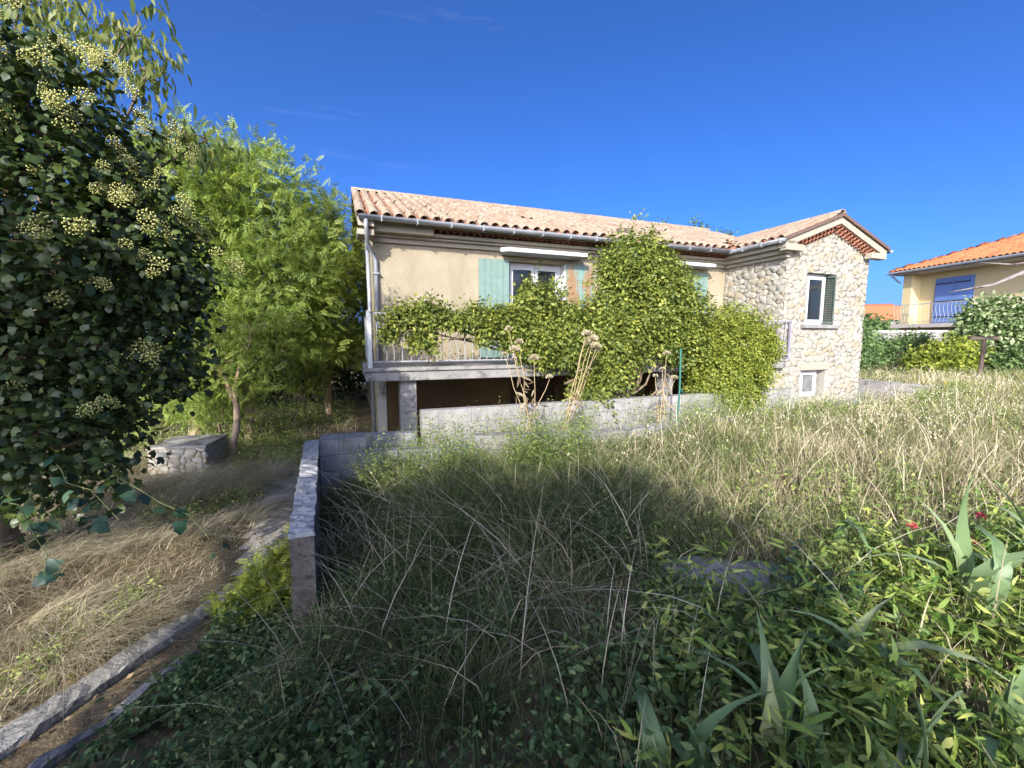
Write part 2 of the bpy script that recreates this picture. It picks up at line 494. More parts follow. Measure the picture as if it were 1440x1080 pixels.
def limb(mb, a, b, r0, r1, sag=0, k=6, segs=5, wob=.06):
    a, b = Vector(a), Vector(b); L = (b - a).length
    pts, rs = [], []
    for i in range(segs + 1):
        t = i / segs
        p = a.lerp(b, t) + Vector((random.uniform(-1, 1), random.uniform(-1, 1), random.uniform(-.5, .5))) * (wob * L * (0 if i in (0, segs) else 1))
        p.z += sag * math.sin(t * math.pi)
        pts.append(p); rs.append(r0 + (r1 - r0) * t)
    mb.tube(pts, rs, k)
    return pts

def tree(name, label, cat, base, lobes, trunk_r, mat, bark, tmpl, clusters, per, size, spread, group=None, fork=.35, extra=0, **kw):
    """a tree or shrub: trunk, limbs and a crown of single leaves"""
    e = empty(name, base, label, cat, group)
    B = Vector(base)
    rel = [(l[0] - B.x, l[1] - B.y, l[2] - B.z, l[3], l[4], l[5]) for l in lobes]
    top = max(rel, key=lambda l: l[2])
    mb = MB()
    fz = max(.25, top[2] * fork)
    limb(mb, (0, 0, -.15), (top[0] * .25, top[1] * .25, fz), trunk_r, trunk_r * .72, 0, 9, 5, .03)
    mb.build('trunk', bark, e, True)
    br = MB()
    f0 = (top[0] * .25, top[1] * .25, fz - .05)
    a = Acc()
    c = foliage(a, rel, clusters, per, tmpl, size, spread, **kw)
    for l in rel:
        limb(br, f0, l[:3], trunk_r * .5, trunk_r * .2, .1, 6, 5)
    for q in c[rng.choice(len(c), min(len(c), 26 + extra), False)]:
        l = min(rel, key=lambda l: (Vector(l[:3]) - Vector(q)).length)
        limb(br, l[:3], q, trunk_r * .16, trunk_r * .05, .03, 4, 3)
    br.build('branches', bark, e, True)
    a.build('crown', mat, e)
    return e

# ---------------------------------------------------------------- terrain
GARDEN = [(-2.46, 5.16), (-1.37, 2.67), (-1.45, 1.6), (-1.9, -1), (-3, -8), (60, -8), (60, 60), (17, 60), (10.5, 14.5), (8.95, 11.05), (9.75, 9.45), (4.62, 7.22), (.98, 5.82), (-1.9, 5.42)]
def poly_sd(x, y, poly):
    """signed distance to a polygon, inside positive"""
    d = np.full(x.shape, 1e9); ins = np.zeros(x.shape, bool)
    k = len(poly)
    for i in range(k):
        ax, ay = poly[i]; bx, by = poly[(i + 1) % k]
        ex, ey = bx - ax, by - ay
        t = np.clip(((x - ax) * ex + (y - ay) * ey) / (ex * ex + ey * ey), 0, 1)
        d = np.minimum(d, np.hypot(x - ax - t * ex, y - ay - t * ey))
        c = (ay > y) != (by > y)
        with np.errstate(divide='ignore', invalid='ignore'):
            ins ^= c & (x < ex * (y - ay) / (ey if ey else 1e-9) + ax)
    return np.where(ins, d, -d)

HO = np.array((-2.61, 8.26)); HU = np.array((.936, .352)) / math.hypot(.936, .352); HV = np.array((-HU[1], HU[0]))
HROT = math.atan2(HU[1], HU[0])
def house_sd(x, y):
    qx, qy = x - HO[0], y - HO[1]
    return qx * HU[0] + qy * HU[1], qx * HV[0] + qy * HV[1]

def ground_z(x, y):
    x = np.asarray(x, float); y = np.asarray(y, float)
    sd_ = poly_sd(x, y, GARDEN)
    g = np.interp(x, [-2.4, -1.2, 0, 1.5, 3, 4.6, 9, 14, 20, 40], [-.26, -.18, -.02, .16, .30, .36, .42, .55, .9, 1.6])
    g = g + .05 * (vnoise(x, y, 1.1, 2) - .5) + .08 * (vnoise(x, y, 2.7, 3) - .5)
    s, d = house_sd(x, y)
    pth = np.interp(s, [-2, 2, 8, 11.5, 14], [-.36, -.28, .05, .2, .3]) + .02 * (vnoise(x, y, .5, 4) - .5)
    pth = np.where(y < 5, np.minimum(pth, -.36 + .02 * (vnoise(x, y, .5, 4) - .5)), pth)
    wdt = np.interp(y, [1.8, 2.7, 2.9], [.5, .3, .05])
    k = np.clip((sd_ + wdt) / (2 * wdt), 0, 1); k = k * k * (3 - 2 * k)
    return pth * (1 - k) + g * k

def axis(fine0, fine1, step, far):
    a = list(np.arange(fine0, fine1, step)); st = step; v = a[-1]
    while v < far: st *= 1.25; v += st; a.append(v)
    st = step; v = a[0]; b = []
    while v > -far: st *= 1.25; v -= st; b.append(v)
    return np.array(b[::-1] + a)
gx, gy = axis(-5, 11, .09, 500), axis(.2, 12, .09, 500)
X, Y = np.meshgrid(gx, gy)
Z = ground_z(X, Y)
nx, ny = len(gx), len(gy)
I = np.arange(nx * ny).reshape(ny, nx)
q = np.stack([I[:-1, :-1], I[:-1, 1:], I[1:, 1:], I[1:, :-1]], -1).reshape(-1, 4)
m, n, p = new_mat('earth')
c = ramp(n, noise(n, 1.6, 9, .7), [(.12, .088, .055), (.21, .165, .10), (.17, .155, .075)], [.3, .5, .7])
c2 = ramp(n, noise(n, 22, 6, .7), [(.55, .55, .55), (1.25, 1.25, 1.25)], [.3, .7])
n.links.new(mixc(n, 1.0, c, c2, 'MULTIPLY'), p.inputs['Base Color'])
p.inputs['Roughness'].default_value = .98
p.inputs['Specular IOR Level'].default_value = .1
bump(n, p, noise(n, 30, 8, .7), .9, .03)
M['earth'] = m
gm = tri_mesh('ground', np.stack([X, Y, Z], -1).reshape(-1, 3), np.concatenate([q[:, [0, 1, 2]], q[:, [0, 2, 3]]]), None, 'earth', True)
ground = tag(link(bpy.data.objects.new('ground', gm)), kind='structure')

def sheet(name, pts, mat, lift=.012, step=.12, kind='structure'):
    """a thin concrete sheet that follows the ground; pts is a convex outline"""
    P = np.array(pts); lo, hi = P.min(0), P.max(0)
    xs = np.arange(lo[0], hi[0] + step, step); ys = np.arange(lo[1], hi[1] + step, step)
    xx, yy = np.meshgrid(xs, ys)
    e = poly_sd(xx, yy, pts) + .16 * (vnoise(xx, yy, .45, 8) - .5)
    zz = ground_z(xx, yy) + np.where(e > 0, lift, -.05)
    k = np.arange(xx.size).reshape(xx.shape)
    q = np.stack([k[:-1, :-1], k[:-1, 1:], k[1:, 1:], k[1:, :-1]], -1).reshape(-1, 4)
    keep = (e.ravel()[q] > -.15).any(1)
    q = q[keep]
    me = tri_mesh(name, np.stack([xx, yy, zz], -1).reshape(-1, 3), np.concatenate([q[:, [0, 1, 2]], q[:, [0, 2, 3]]]), None, mat, True)
    return tag(link(bpy.data.objects.new(name, me)), kind=kind)

sheet('path', [(-3.3, 6.9), (-2.66, 5.2), (-1.85, 3.4), (-2.05, 2.7), (-2.30, 3.1), (-3.0, 4.6), (-4.0, 6.5)], 'path_concrete')
sheet('old_slab', [(-1.95, 1.0), (-1.75, 1.75), (-1.2, 1.9), (-1.2, 1.0)], 'old_concrete')
sheet('terrace', [(-2.7, 6.2), (-1.9, 5.6), (1, 6.0), (4.5, 7.4), (9.5, 9.6), (8.8, 10.9), (6, 10.2), (-2.2, 8.2)], 'concrete')

# ---------------------------------------------------------------- the house (local x along the front, y into the house)
house = empty('house', (HO[0], HO[1], 0), 'cream rendered house with pale clay tile roof and stone gabled wing', 'house', rz=HROT)
PITCH = math.atan2(5.62 - 3.86, 4.5); TP = math.tan(PITCH)
EAVE_D, EAVE_Z, RIDGE_D = -.5, 3.86, 4.0
WS0, WS1, WD = 8.70, 11.45, -1.70            # the wing: left side, right side, front
WC = (WS0 + WS1) / 2
WE0, WE1, WV = 8.36, 11.79, -1.92            # its eaves and its front verge
WT = (4.50 - 3.86) / (WC - WE0); WPITCH = math.atan(WT)
def z_main(d): return EAVE_Z + TP * (min(d, 2 * RIDGE_D - d) - EAVE_D)
def z_wing(s): return EAVE_Z + WT * (WC - WE0 - abs(s - WC))

def holed(mb, x0, x1, z0, z1, holes, fn, depth):
    """a wall face with rectangular openings and their reveals; fn(x, t, z), t runs into the wall"""
    xs = sorted({x0, x1, *[h[0] for h in holes], *[h[1] for h in holes]}); zs = sorted({z0, z1, *[h[2] for h in holes], *[h[3] for h in holes]})
    for a, b in zip(xs, xs[1:]):
        for c, d in zip(zs, zs[1:]):
            mx, mz = (a + b) / 2, (c + d) / 2
            if any(h[0] < mx < h[1] and h[2] < mz < h[3] for h in holes): continue
            mb.poly([fn(a, 0, c), fn(b, 0, c), fn(b, 0, d), fn(a, 0, d)])
    for a, b, c, d in holes:
        for p_, q_ in (((a, c), (a, d)), ((a, d), (b, d)), ((b, d), (b, c)), ((b, c), (a, c))):
            mb.poly([fn(p_[0], 0, p_[1]), fn(q_[0], 0, q_[1]), fn(q_[0], depth, q_[1]), fn(p_[0], depth, p_[1])])
    return mb

D1 = (2.72, 4.02, 1.27, 3.32); D2 = (6.15, 7.42, 1.27, 3.32)
B1 = (2.75, 3.95, -.7, .93); B2 = (5.3, 6.3, -.7, .93)
wall = MB()
holed(wall, 0, WS0, .99, 3.74, [D1, D2], lambda x, t, z: (x, t, z), .28)
wall.poly([(0, 0, 3.74), (WS0, 0, 3.74), (WS0, .3, 3.98), (0, .3, 3.98)])
wall.poly([(0, 8, -.7), (0, 0, -.7), (0, 0, 3.9), (0, 4, 5.5), (0, 8, 3.9)])
wall.poly([(WS1, 0, -.7), (WS1, 8, -.7), (WS1, 8, 3.9), (WS1, 4, 5.5), (WS1, 0, 3.9)])
wall.poly([(WS1, 8, -.7), (0, 8, -.7), (0, 8, 3.9), (WS1, 8, 3.9)])
wall.build('wall', 'stucco', house)
low = MB()
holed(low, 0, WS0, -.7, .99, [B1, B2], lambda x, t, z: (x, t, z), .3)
low.build('basement_wall', 'basement_shade', house)
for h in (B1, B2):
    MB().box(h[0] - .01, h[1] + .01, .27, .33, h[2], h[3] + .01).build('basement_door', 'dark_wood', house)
# cornice band and the rows of clay tile ends under the eaves
MB().box(-.04, WS0, -.075, -.003, 3.50, 3.58).build('cornice', 'stucco_trim', house)
MB().box(-.10, WS0, -.16, -.003, 3.585, 3.63).build('cornice', 'stucco_trim', house, bevel=.008)
MB().box(-.10, WS0, -.40, -.003, 3.765, 3.80).build('soffit', 'stucco_trim', house)
def arcs(acc, length, r, k=5):
    V, T = [], []
    for i in range(k + 1):
        a = math.pi * i / k
        for y, rr in ((0, r), (length, r), (0, r * .78)):
            V.append((math.cos(a) * rr, y, math.sin(a) * rr))
    for i in range(k):
        a, b = 3 * i, 3 * i + 3
        T += [(a, b, b + 1), (a, b + 1, a + 1), (a, a + 2, b + 2), (a, b + 2, b)]
    return np.array(V), np.array(T)
AV, AT = arcs(None, .3, .062)
a = Acc()
MB().box(1.08, WS0, -.24, -.003, 3.635, 3.695).build('cornice', 'stucco_trim', house)
for row, (d0, z0) in enumerate(((-.35, 3.70),)):
    xs = np.arange(1.15 if row == 0 else 1.2, WS0 - .05, .132) + row * .06
    P = np.stack([xs, np.full(len(xs), d0), np.full(len(xs), z0)], -1)
    scatter(a, AV, AT, P, np.repeat(np.eye(3)[None], len(xs), 0), np.ones(len(xs)), rng.random(len(xs)))
a.build('cornice_tiles', 'cornice_tile', house)['kind'] = 'stuff'
MB().box(-.10, 1.08, -.34, -.003, 3.635, 3.76).build('cornice', 'stucco_trim', house)

# roof decks
main_roof = MB()
main_roof.prism([(EAVE_D, EAVE_Z - .045), (RIDGE_D, z_main(RIDGE_D) - .045), (8.5, EAVE_Z - .045), (8.5, EAVE_Z - .02), (RIDGE_D, z_main(RIDGE_D) - .015), (EAVE_D, EAVE_Z - .015)], lambda a, c, t: (t, a, c), -.30, WE1)
roof = main_roof.build('roof', 'deck', house)
wr = MB()
wr.prism([(WE0, EAVE_Z - .045), (WC, 4.50 - .045), (WE1, EAVE_Z - .045), (WE1, EAVE_Z - .015), (WC, 4.50 - .012), (WE0, EAVE_Z - .015)], lambda a, c, t: (a, t, c), WV, 1.3)
wroof = wr.build('wing_roof', 'deck', house)

def tile_mesh(name, L=.44, r0=.088, r1=.072, th=.014, k=7, arch=1.0):
    V, T = [], []
    for y, r in ((0, r0), (L, r1)):
        for i in range(k + 1):
            a = math.pi * i / k
            V.append((math.cos(a) * r, y, math.sin(a) * r * .85 * arch))
    for i in range(k + 1):
        a = math.pi * i / k
        V.append((math.cos(a) * (r0 - th), .0, (math.sin(a) * (r0 - th)) * .85 * arch))
    b = len(V)
    for i in range(k + 1):
        a = math.pi * i / k
        V.append((math.cos(a) * (r0 - th), .16, (math.sin(a) * (r0 - th)) * .85 * arch))
    n1 = k + 1
    for i in range(k):
        T += [(i, i + 1, n1 + i + 1), (i, n1 + i + 1, n1 + i)]
        T += [(i, 2 * n1 + i, 2 * n1 + i + 1), (i, 2 * n1 + i + 1, i + 1)]
        T += [(2 * n1 + i, b + i, b + i + 1), (2 * n1 + i, b + i + 1, 2 * n1 + i + 1)]
    return np.array(V), np.array(T)
TV, TT = tile_mesh('tile')
tile_me = tri_mesh('tile', TV, TT, None, 'roof_tile', True)
PT, EX = .222, .335
def rot(px, rz):
    return np.array((Matrix.Rotation(rz, 3, 'Z') @ Matrix.Rotation(px, 3, 'X')))
rest, pans = Acc(), Acc()
TVp = TV * np.array((1.05, 1, -.75))
budget = {'main': 246, 'wing': 50}
spots = []
ncol = int((WE1 - .2 + .28) / PT)
for r_ in range(15):
    for c_ in range(ncol):
        s_ = -.22 + c_ * PT + random.uniform(-.012, .012)
        dd = EAVE_D - .05 + (r_ * EX + random.uniform(-.025, .025)) * math.cos(PITCH)
        if dd > RIDGE_D - .12: continue
        z_ = EAVE_Z + TP * (dd - EAVE_D)
        if WE0 - .1 < s_ < WE1 + .1 and z_ < z_wing(s_) + .03: continue
        spots.append((r_, s_, dd, z_))
spots.sort(key=lambda t: (t[0], t[1]))
kk = 0
for r_, s_, dd, z_ in spots:
    if math.hypot(s_ - 3.67, dd - .97) < .14: continue               # one slipped tile
    px = PITCH + random.uniform(.025, .055); rz = random.uniform(-.035, .035); lift = .012 + random.uniform(-.006, .012)
    if kk < budget['main'] and s_ < WE0 + .05:
        share('tile', tile_me, (s_, dd, z_ + lift), (px, random.uniform(-.05, .05), rz), parent=roof); kk += 1
    else:
        scatter(rest, TV, TT, np.array([(s_, dd, z_ + lift)]), rot(px, rz)[None], np.ones(1), rng.random(1))
    scatter(pans, TVp, TT[:, [0, 2, 1]], np.array([(s_ + PT / 2, dd + .03, z_ + .055)]), rot(PITCH + .03, 0)[None], np.ones(1), rng.random(1))
o = rest.build('tiles', 'roof_tile', roof, True); o['kind'] = 'stuff'
o = pans.build('pan_tiles', 'under_tile', roof, True); o['kind'] = 'stuff'
# back slope as ribbed strips, ridge tiles along the top
a = Acc()
for c_ in range(0, ncol):
    for r_ in range(13):
        d_ = 8.45 - r_ * EX * math.cos(PITCH)
        scatter(a, TV, TT, np.array([(-.22 + c_ * PT, d_, z_main(d_) + .01)]), rot(PITCH + .03, math.pi)[None], np.ones(1), rng.random(1))
for s_ in np.arange(-.30, WE1, .36):
    scatter(a, TV, TT, np.array([(s_, RIDGE_D, z_main(RIDGE_D) + .015)]), rot(.03, -math.pi / 2)[None], np.array([[1.35, 1, 1.25]]), rng.random(1))
o = a.build('ridge_tiles', 'roof_tile', roof, True); o['kind'] = 'stuff'
rest, pans = Acc(), Acc()
kk = 0
for side, rz0 in ((-1, -math.pi / 2), (1, math.pi / 2)):
    for r_ in range(6):
        for c_ in range(15):
            d_ = WV + .10 + c_ * PT + random.uniform(-.01, .01)
            run = (r_ * EX + random.uniform(-.02, .02)) * math.cos(WPITCH) - .05
            s_ = WE0 + run if side < 0 else WE1 - run
            if abs(s_ - WC) < .36: continue
            z_ = z_wing(s_)
            if z_ < z_main(d_) - .02: continue
            px, rz = WPITCH + random.uniform(.025, .05), rz0 + random.uniform(-.03, .03)
            if kk < budget['wing'] and side < 0:
                share('tile', tile_me, (s_, d_, z_ + .014), (px, random.uniform(-.04, .04), rz), parent=wroof); kk += 1
            else:
                scatter(rest, TV, TT, np.array([(s_, d_, z_ + .014)]), rot(px, rz)[None], np.ones(1), rng.random(1))
            if abs(s_ - WC) > .45: scatter(pans, TVp, TT[:, [0, 2, 1]], np.array([(s_, d_ + PT / 2, z_ + .055)]), rot(WPITCH + .03, rz0)[None], np.ones(1), rng.random(1))
for d_ in np.arange(WV, 1.2, .36):
    scatter(rest, TV, TT, np.array([(WC, d_, 4.50 + .015)]), rot(.03, 0)[None], np.array([[1.35, 1, 1.25]]), rng.random(1))
o = rest.build('tiles', 'roof_tile', wroof, True); o['kind'] = 'stuff'
o = pans.build('pan_tiles', 'under_tile', wroof, True); o['kind'] = 'stuff'
# a small vent stub on the roof
MB().box(5.46, 5.70, .02, .16, 4.05, 4.26).build('roof_vent', 'rust', house, bevel=.02)

# left gable: verge board, tile cornice rows and end block
vb = MB()
vb.prism([(EAVE_D, EAVE_Z - .19), (RIDGE_D, z_main(RIDGE_D) - .19), (RIDGE_D, z_main(RIDGE_D) - .05), (EAVE_D, EAVE_Z - .05)], lambda a, c, t: (t, a, c), -.27, -.003)
vb.build('verge', 'stucco_trim', house)
a = Acc()
for row in range(2):
    for t in np.arange(.0, 4.3, .14):
        d_ = EAVE_D + .15 + t
        scatter(a, AV * (1, .55, 1), AT, np.array([(-.20 + row * .06, d_, z_main(d_) - .27 - row * .11)]), rot(0, -math.pi / 2)[None], np.ones(1), rng.random(1))
a.build('cornice_tiles', 'cornice_tile', house)['kind'] = 'stuff'
MB().box(-.29, -.003, EAVE_D + .02, -.003, 3.52, 3.62).build('cornice', 'stucco_trim', house, bevel=.01)

# gutters and downpipes
def gutter(pts, name='gutter'):
    mb = MB()
    pts = [Vector(p) for p in pts]
    k = 8
    secs = []
    for i, p in enumerate(pts):
        d = (pts[min(i + 1, len(pts) - 1)] - pts[max(i - 1, 0)]); d.z = 0; d.normalize()
        side = Vector((d.y, -d.x, 0))
        ring = []
        for j in range(k + 1):
            an = math.pi * j / k
            ring.append(p + side * (math.cos(an) * .075) - Vector((0, 0, math.sin(an) * .075)))
        for j in range(k, -1, -1):
            an = math.pi * j / k
            ring.append(p + side * (math.cos(an) * .066) - Vector((0, 0, math.sin(an) * .066)))
        secs.append([tuple(v) for v in ring])
    b = len(mb.v); m_ = len(secs[0])
    for s_ in secs: mb.v += s_
    for i in range(len(secs) - 1):
        for j in range(m_):
            j2 = (j + 1) % m_
            mb.f.append((b + i * m_ + j, b + i * m_ + j2, b + (i + 1) * m_ + j2, b + (i + 1) * m_ + j))
    for i in (0, len(secs) - 1): mb.f.append(tuple(b + i * m_ + j for j in range(k + 1)))
    return mb.build(name, 'zinc', house, True)
g1 = gutter([(-.26, -.57, 3.83), (2, -.57, 3.825), (5, -.57, 3.82), (8.29, -.57, 3.82)])
g2 = gutter([(8.29, -.50, 3.822), (8.29, -1.2, 3.825), (8.29, -1.93, 3.83)])
g3 = gutter([(11.86, -1.95, 3.83), (11.86, -.5, 3.825), (11.86, 1.5, 3.82)])
brk = MB().box(-.011, .011, -.082, .05, -.09, .012).mesh('bracket', 'zinc')
for s_ in np.arange(.12, 8.2, .62): share('bracket', brk, (s_, -.57, 3.826), parent=g1)
for d_ in (-.9, -1.4, -1.85): share('bracket', brk, (8.29, d_, 3.828), (0, 0, -math.pi / 2), parent=g2)
dp = MB().tube([(-.14, -.57, 3.77), (-.14, -.56, 3.62), (-.12, -.40, 3.42), (-.03, -.10, 3.30), (.03, -.06, 3.15), (.03, -.06, 1.26)], .038, 9)
dpo = dp.build('downpipe', 'zinc', house, True)
for z_ in (2.9, 1.9): MB().box(-.025, .085, -.115, -.003, z_, z_ + .03).build('pipe_clip', 'zinc', dpo)
MB().tube([(-.10, .25, 3.6), (-.09, .22, 2.4), (-.09, .22, -.4)], .04, 8).build('downpipe', 'zinc', house, True)
# corner strip with peeling paint
MB().box(-.006, .15, -.012, .3, -.7, 1.03).build('corner_pier', 'peeling', house)

# ---- the stone wing
wall = MB()
WIN = (9.36, 10.36, 2.02, 3.20); BWN = (9.38, 10.22, .30, .95)
WH = 3.80
holed(wall, WS0, WS1, -.6, WH, [WIN, BWN], lambda x, t, z: (x, WD + t, z), .24)
wall.poly([(WS0, WD, WH), (WS1, WD, WH), (WC, WD, WH + WT * (WC - WS0))])
wall.poly([(WS0, 0, -.6), (WS0, WD, -.6), (WS0, WD, WH), (WS0, 0, WH)])
wall.poly([(WS1, WD, -.6), (WS1, 0, -.6), (WS1, 0, WH), (WS1, WD, WH)])
stone_wall = wall.build('stone_wall', 'mortar', house)

def clip_half(poly, nx_, ny_, c):
    """keep the side nx*x + ny*y <= c"""
    out = []
    for i in range(len(poly)):
        p_, q_ = poly[i], poly[(i + 1) % len(poly)]
        a_, b_ = nx_ * p_[0] + ny_ * p_[1] - c, nx_ * q_[0] + ny_ * q_[1] - c
        if a_ <= 0: out.append(p_)
        if (a_ < 0 < b_) or (b_ < 0 < a_):
            t = a_ / (a_ - b_); out.append((p_[0] + t * (q_[0] - p_[0]), p_[1] + t * (q_[1] - p_[1])))
    return out

def stones(x0, x1, z0, z1, halves, holes, cw=.175, ch=.11):
    pts = []
    r_ = 0
    z = z0 - ch
    while z < z1 + ch:
        x = x0 - cw + (r_ % 2) * cw * .5
        while x < x1 + cw:
            pts.append((x + random.uniform(-.38, .38) * cw, z + random.uniform(-.36, .36) * ch)); x += cw * random.uniform(.8, 1.25)
        z += ch; r_ += 1
    A = np.array(pts); res = []; W8 = np.array([random.uniform(-1, 1) for _ in pts]) * .0042
    for i, (px, pz) in enumerate(pts):
        if not (x0 - .1 < px < x1 + .1 and z0 - .1 < pz < z1 + .1): continue
        if any(h[0] < px < h[1] and h[2] < pz < h[3] for h in holes): continue
        poly = [(px - .4, pz - .3), (px + .4, pz - .3), (px + .4, pz + .3), (px - .4, pz + .3)]
        for j in np.argsort(((A - (px, pz)) ** 2 * (1, 1.5)).sum(1))[1:16]:
            qx, qz = pts[j]
            nx_, nz_ = (qx - px), (qz - pz) * 1.5
            poly = clip_half(poly, nx_, nz_, nx_ * (px + qx) / 2 + nz_ * (pz + qz) / 2 + (W8[i] - W8[j]))
            if len(poly) < 3: break
        for (a_, b_, c_) in halves:
            if len(poly) >= 3: poly = clip_half(poly, a_, b_, c_)
        for h in holes:
            if len(poly) < 3: break
            xs = [v[0] for v in poly]; zs = [v[1] for v in poly]
            if max(xs) > h[0] and min(xs) < h[1] and max(zs) > h[2] and min(zs) < h[3]:
                gap = {(1, 0, h[0]): h[0] - px, (-1, 0, -h[1]): px - h[1], (0, 1, h[2]): h[2] - pz, (0, -1, -h[3]): pz - h[3]}
                poly = clip_half(poly, *max(gap, key=gap.get))
        if len(poly) < 3: continue
        P2 = np.array(poly); c = P2.mean(0); rad = np.abs(P2 - c).max()
        area = .5 * abs(sum(P2[k][0] * P2[k - 1][1] - P2[k - 1][0] * P2[k][1] for k in range(len(P2))))
        if area < .004: continue
        out = []
        for v in P2:
            l = np.linalg.norm(v - c)
            if out and np.linalg.norm(v - out[-1]) < .018: continue
            out.append(c + (v - c) * max(.5, 1 - .0055 / max(l, .02)) + rng.normal(0, .005, 2))
        if len(out) > 2: res.append((np.array(out), c))
    return res

def stone_soup(P2, c, th):
    """one rough stone: base outline, shoulder and a slightly tilted face"""
    k = len(P2); tilt = rng.normal(0, .13, 2)
    V = [(p_[0] - c[0], .0, p_[1] - c[1]) for p_ in P2]
    V += [(p_[0] - c[0], -th * .8, p_[1] - c[1]) for p_ in P2]
    for p_ in P2:
        q_ = (p_ - c) * .955
        V.append((q_[0], -th - q_ @ tilt * .5, q_[1]))
    V.append((0, -th - .008 * rng.random(), 0))
    T = []
    for i in range(k):
        j = (i + 1) % k
        T += [(i, j, k + j), (i, k + j, k + i), (k + i, k + j, 2 * k + j), (k + i, 2 * k + j, 2 * k + i), (2 * k + i, 2 * k + j, 3 * k)]
    return np.array(V, float), np.array(T)
hL = WT
front = stones(WS0 - .03, WS1 + .03, .0, 4.4, [(-1, 0, -(WS0 - .03)), (1, 0, WS1 + .03), (-hL, 1, WH - hL * WS0 - .06), (hL, 1, WH + hL * WS1 - .06), (0, -1, -.02)], [WIN, (9.33, 10.30, .28, .97 + .16), (9.22, 10.5, 1.92, 2.03)])
sidest = stones(-1.70, -.02, .0, 3.55, [(-1, 0, 1.70), (1, 0, -.02), (0, 1, 3.52), (0, -1, -.02)], [])
todo = [(P2, c, 'f') for P2, c in front] + [(P2, c, 's') for P2, c in sidest]
todo.sort(key=lambda t: -t[1][1] if t[2] == 'f' else 9)
fr_n = 0
restst = Acc()
for P2, c, face in todo:
    V, T = stone_soup(P2, c, random.uniform(.012, .024))
    if face == 'f': loc, rz = (c[0], WD + .003, c[1]), 0
    else: loc, rz = (WS0 + .003, c[0], c[1]), 1
    if rz:                                            # the side wall faces -x: mirror the stone's outline onto it
        V = np.stack([V[:, 1], V[:, 0], V[:, 2]], -1); T = T[:, [0, 2, 1]]
    if fr_n < 298:
        share('stone', tri_mesh('stone', V, T, None, 'stone'), loc, parent=stone_wall); fr_n += 1
    else:
        restst.add(V + np.array(loc), T, rng.random())
o = restst.build('stones', 'stone', stone_wall)
if o: o['kind'] = 'stuff'

# wing: gable trim, cornice, génoise
mb = MB()
for sg in (-1, 1):
    e = WE0 if sg < 0 else WE1
    mb.prism([(e, EAVE_Z - .20), (WC, 4.50 - .20), (WC, 4.50 - .055), (e, EAVE_Z - .055)], lambda a, c, t: (a, t, c), WV + .02, WD - .003)
mb.build('verge', 'stucco_trim', house)
mb = MB()
for sg in (-1, 1):
    e = WE0 - .03 if sg < 0 else WE1 + .03
    mb.prism([(e, EAVE_Z - .052), (WC, 4.50 - .047), (WC, 4.50 + .025), (e, EAVE_Z + .02)], lambda a, c, t: (a, t, c), WV - .03, WV + .10)
mb.build('verge_edge', 'deck', house)
a = Acc()
for row in range(2):
    for sg in (-1, 1):
        for t in np.arange(.26 + .06 * row, WC - WE0 - .03, .118):
            s_ = WC + sg * (WC - WE0 - t)
            zz = z_wing(s_) - .265 - row * .085
            scatter(a, AV * (1, .42 - .12 * row, 1), AT, np.array([(s_, WV + .05 + row * .05, zz)]), rot(0, 0)[None], np.ones(1) * .92, rng.random(1))
a.build('cornice_tiles', 'cornice_tile', house)['kind'] = 'stuff'
MB().box(WE0 + .02, WS0 - .003, WD - .20, -.16, 3.66, 3.80).build('soffit', 'stucco_trim', house)
MB().box(WE0 + .14, WS0 - .003, WD - .12, -.10, 3.56, 3.655).build('cornice', 'stucco_trim', house, bevel=.012)
MB().box(WE0 + .24, WS0 - .003, WD - .06, -.10, 3.48, 3.555).build('cornice', 'stucco_trim', house, bevel=.012)
MB().box(WE0 + .02, WS0 + .22, WD - .215, WD - .04, 3.60, 3.74).build('cornice_return', 'stucco_trim', house, bevel=.012)
MB().box(WS1 - .22, WE1 - .02, WD - .215, WD - .04, 3.60, 3.74).build('cornice_return', 'stucco_trim', house, bevel=.012)
MB().box(WS1 + .003, WE1 - .02, WD - .04, 0, 3.66, 3.80).build('soffit', 'stucco_trim', house)

def window(x0, x1, z0, z1, y, mat_glass, leaves=1, fr=.055, thick=.06, bottom=None):
    """white frame with glazed leaves, standing in the reveal"""
    root = MB().box(x0, x1, y, y + thick, z1 - fr, z1).box(x0, x0 + fr, y, y + thick, z0, z1 - fr).box(x1 - fr, x1, y, y + thick, z0, z1 - fr).box(x0 + fr, x1 - fr, y, y + thick, z0, z0 + fr * .8).build('window', 'white_paint', house)
    wl = (x1 - x0 - 2 * fr) / leaves
    for i in range(leaves):
        a_, b_ = x0 + fr + i * wl + .004, x0 + fr + (i + 1) * wl - .004
        c_, d_ = z0 + fr * .8 + .004, z1 - fr - .004
        st = .075
        bt = bottom or st
        MB().box(a_, a_ + st, y - .022, y + .03, c_, d_).box(b_ - st, b_, y - .022, y + .03, c_, d_).box(a_ + st, b_ - st, y - .022, y + .03, d_ - st, d_).box(a_ + st, b_ - st, y - .022, y + .03, c_, c_ + bt).build('sash', 'white_paint', root)
        MB().box(a_ + st - .003, b_ - st + .003, y + .002, y + .010, c_ + bt - .003, d_ - st + .003).build('pane', mat_glass, root)
    if leaves == 2:
        MB().box((x0 + x1) / 2 + .02, (x0 + x1) / 2 + .045, y - .06, y - .021, 2.2, 2.32).build('handle', 'white_paint', root)
    return root
for D in (D1, D2):
    window(D[0] + .003, D[1] - .003, D[2], D[3] - .003, .16, 'glass', 2, .06, .06, .5)
    MB().box(D[0] - .05, D[0] + .001, -.008, .15, D[2], D[3] - .002).build('door_jamb', 'white_paint', house)
    MB().box(D[1] - .001, D[1] + .05, -.008, .15, D[2], D[3] - .002).build('door_jamb', 'white_paint', house)
